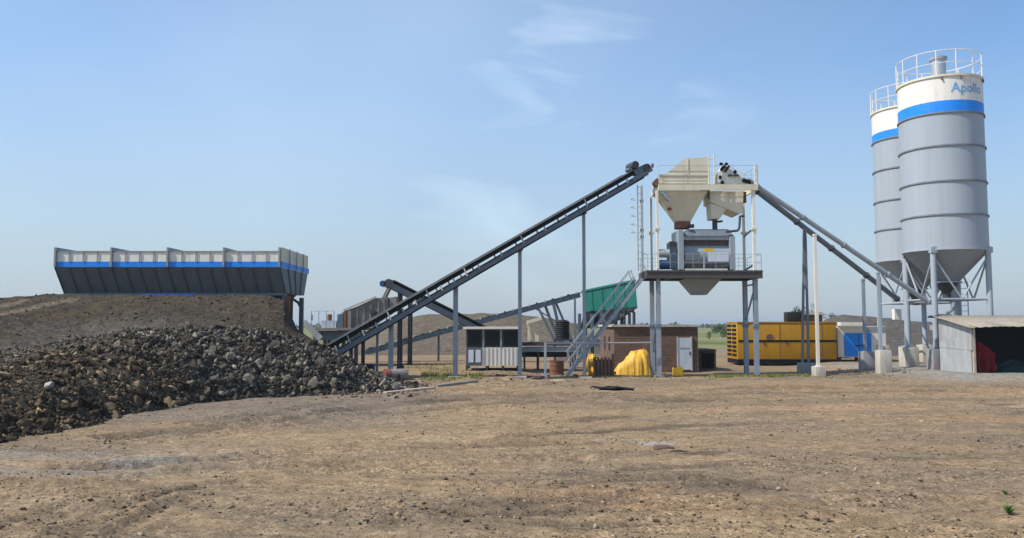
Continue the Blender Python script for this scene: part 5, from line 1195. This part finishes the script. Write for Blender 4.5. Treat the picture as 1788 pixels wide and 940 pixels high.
for (px_, py, s_, lab) in ((1160, 781, .16, 'dark brown clod of earth beside the grey spill'), (938, 662, .22, 'dark stone lump by the white barrier post'), (975, 664, .2, 'pale stone lump at the stair foot')):
    V, Fc = ico(2, 500 + px_); Y = gy(py); P_ = at(px_, py, Y); P_.z = G(P_.x, Y) + s_ * .1
    q = MB().add([Vector(v) * s_ * 1.0 + P_ for v in V * np.array([1.6, 1, .5])], [tuple(int(i) for i in f) for f in Fc])
    tag(q.build('clod' if px_ == 1160 else 'stone', M['wood'] if px_ != 975 else M['conc'], smooth=False), lab, 'clod' if px_ == 1160 else 'stone')

# ------------------------------------------------------------------ vegetation
def leafmesh(mb, c, rad_, n, size, r):
    for _ in range(n):
        v = r.normal(size=3); v /= np.linalg.norm(v); v *= r.uniform(.25, 1) ** .5
        p = Vector(c) + Vector((v[0] * rad_[0], v[1] * rad_[1], v[2] * rad_[2]))
        a = Vector(r.normal(size=3)).normalized() * size * r.uniform(.6, 1.3); b_ = Vector(r.normal(size=3)).normalized() * size * .6
        mb.add([p - a, p + b_, p + a, p - b_], [(0, 1, 2, 3)])
def tree(px_, Y, pytop, wid, label, nm='tree', seed=0):
    r = np.random.default_rng(seed); X = at(px_, 565, Y).x; H = zz(pytop, Y)
    o = thing(nm, label, 'tree' if nm == 'tree' else 'bush', (X, Y, 0), 'trees and bushes beyond the yard')
    tr = MB(); tr.tube((X, Y, -.2), (X + .1, Y, H * .55), .04 * H, 8, .022 * H)
    for k in range(4):
        a = r.uniform(0, 6.28); tr.tube((X + .08, Y, H * .45), (X + wid * .3 * math.cos(a), Y + wid * .3 * math.sin(a), H * .8), .018 * H, 6, .006 * H)
    tr.build('trunk', M['bark'], o)
    cr2_ = MB()
    for k in range(9):
        a = r.uniform(0, 6.28); rr_ = wid * .5 * r.uniform(.1, .75)
        leafmesh(cr2_, (X + rr_ * math.cos(a), Y + rr_ * math.sin(a), H * r.uniform(.55, .9) if nm == 'tree' else H * r.uniform(.2, .8)), (wid * .2, wid * .2, H * .12 if nm == 'tree' else H * .2), 60, wid * .045, r)
    cr2_.build('crown', M['leaf'], o, smooth=False)
tree(1397, 112, 531, 2.9, 'round green tree top showing left of the twin leg post', seed=1)
tree(1421, 118, 529, 1.6, 'narrow green tree top beside the pale tall post', seed=2)
tree(1449, 120, 546, 2.0, 'small green tree above the right end of the yellow generator', seed=3)
tree(1462, 128, 549, 2.2, 'low green tree top above the white cabin awning', seed=4)
tree(1238, 130, 577, 1.3, 'dark round bush standing alone in the far green field', 'bush', seed=5)
tree(1258, 190, 567, 5.0, 'pale green spreading bush left of the generator louvres', 'bush', seed=6)
tree(1268, 150, 572, 3.0, 'tall pale bush touching the louvred end of the generator in view', 'bush', seed=7)
# far wood along the horizon
q = MB(); r = np.random.default_rng(5)
for k in range(420):
    X = r.uniform(-420, 520); Y = r.uniform(560, 760); h_ = r.uniform(1.2, 4.2)
    leafmesh(q, (X, Y, h_ * .5), (6, 4, h_ * .5), 26, 1.5, r)
o = q.build('woodland', M['leaf'], kind='stuff', smooth=False); o['label'] = 'far strip of dark woodland along the horizon'; o['category'] = 'woodland'
# short grass patches at the yard edge
q = MB(); r = np.random.default_rng(9)
for (a, b_, c_, d_, n_, hh) in ((735, 845, 657, 671, 2600, .10), (1238, 1415, 656, 661, 3600, .11), (700, 790, 640, 655, 700, .12), (1000, 1140, 655, 660, 500, .08)):
    for _ in range(n_):
        px_ = r.uniform(a, b_); py = r.uniform(c_, d_); Y = gy(py); X = at(px_, py, Y).x
        if vnoise(np.array([X * 1.3]), np.array([Y * 1.3]), 4)[0] < -.12: continue
        h_ = hh * r.uniform(.4, 1.3); z_ = G(X, Y) - .01; e = Vector((r.normal() * .03, r.normal() * .03, 0)); w_ = Vector((r.uniform(.008, .02), r.normal() * .01, 0))
        q.add([Vector((X, Y, z_)) - w_, Vector((X, Y, z_)) + w_, Vector((X, Y, z_ + h_)) + e], [(0, 1, 2)])
o = q.build('grass', M['grassb'], kind='stuff', smooth=False); o['label'] = 'short patches of green grass along the yard edge'; o['category'] = 'grass'
def weed(px_, py, h_, label, seed, n_):
    r = np.random.default_rng(seed); Y = gy(py); X = at(px_, py, Y).x; z0 = G(X, Y)
    o = thing('weed', label, 'plant', (X, Y, z0))
    q = MB()
    for k in range(n_):
        a = r.uniform(0, 6.28); l = h_ * r.uniform(.5, 1.1); t_ = r.uniform(.2, .9); dr_ = Vector((math.cos(a) * t_, math.sin(a) * t_, 1)).normalized(); sd_ = Vector((-math.sin(a), math.cos(a), 0)) * .012
        p = Vector((X, Y, z0)); m_ = p + dr_ * l * .6; e = p + dr_ * l + Vector((math.cos(a), math.sin(a), -.3)) * l * .25
        q.add([p - sd_ * .4, p + sd_ * .4, m_ + sd_, m_ - sd_, e], [(0, 1, 2, 3), (3, 2, 4)])
    q.build('leaves', M['weed'], o, smooth=False)
    MB().tube((X, Y, z0 - .02), (X, Y, z0 + h_ * .5), .006, 6).build('stem', M['weed'], o)
weed(1762, 897, .16, 'small bright green weed growing in the bare dirt at lower right', 3, 34)
weed(1756, 862, .09, 'tiny green sprout in the dirt behind the bright weed', 4, 14)

# ------------------------------------------------------------------ haze: one closed box of thin air round the scene
hz = MB().box(-4600, 4600, -60, 4600, -3.5, 18).build('haze', bpy.data.materials.new('air'), kind='stuff', smooth=False)
hm = hz.data.materials[0]; hm.use_nodes = True; ht = hm.node_tree; ht.nodes.clear()
ho = N(ht, 'ShaderNodeOutputMaterial'); hv = N(ht, 'ShaderNodeVolumePrincipled')
hv.inputs['Color'].default_value = (.80, .87, .95, 1); hv.inputs['Density'].default_value = .0004; hv.inputs['Anisotropy'].default_value = .2
ht.links.new(hv.outputs[0], ho.inputs['Volume'])
hz['label'] = 'thin pale haze hanging over the whole yard'; hz['category'] = 'haze'
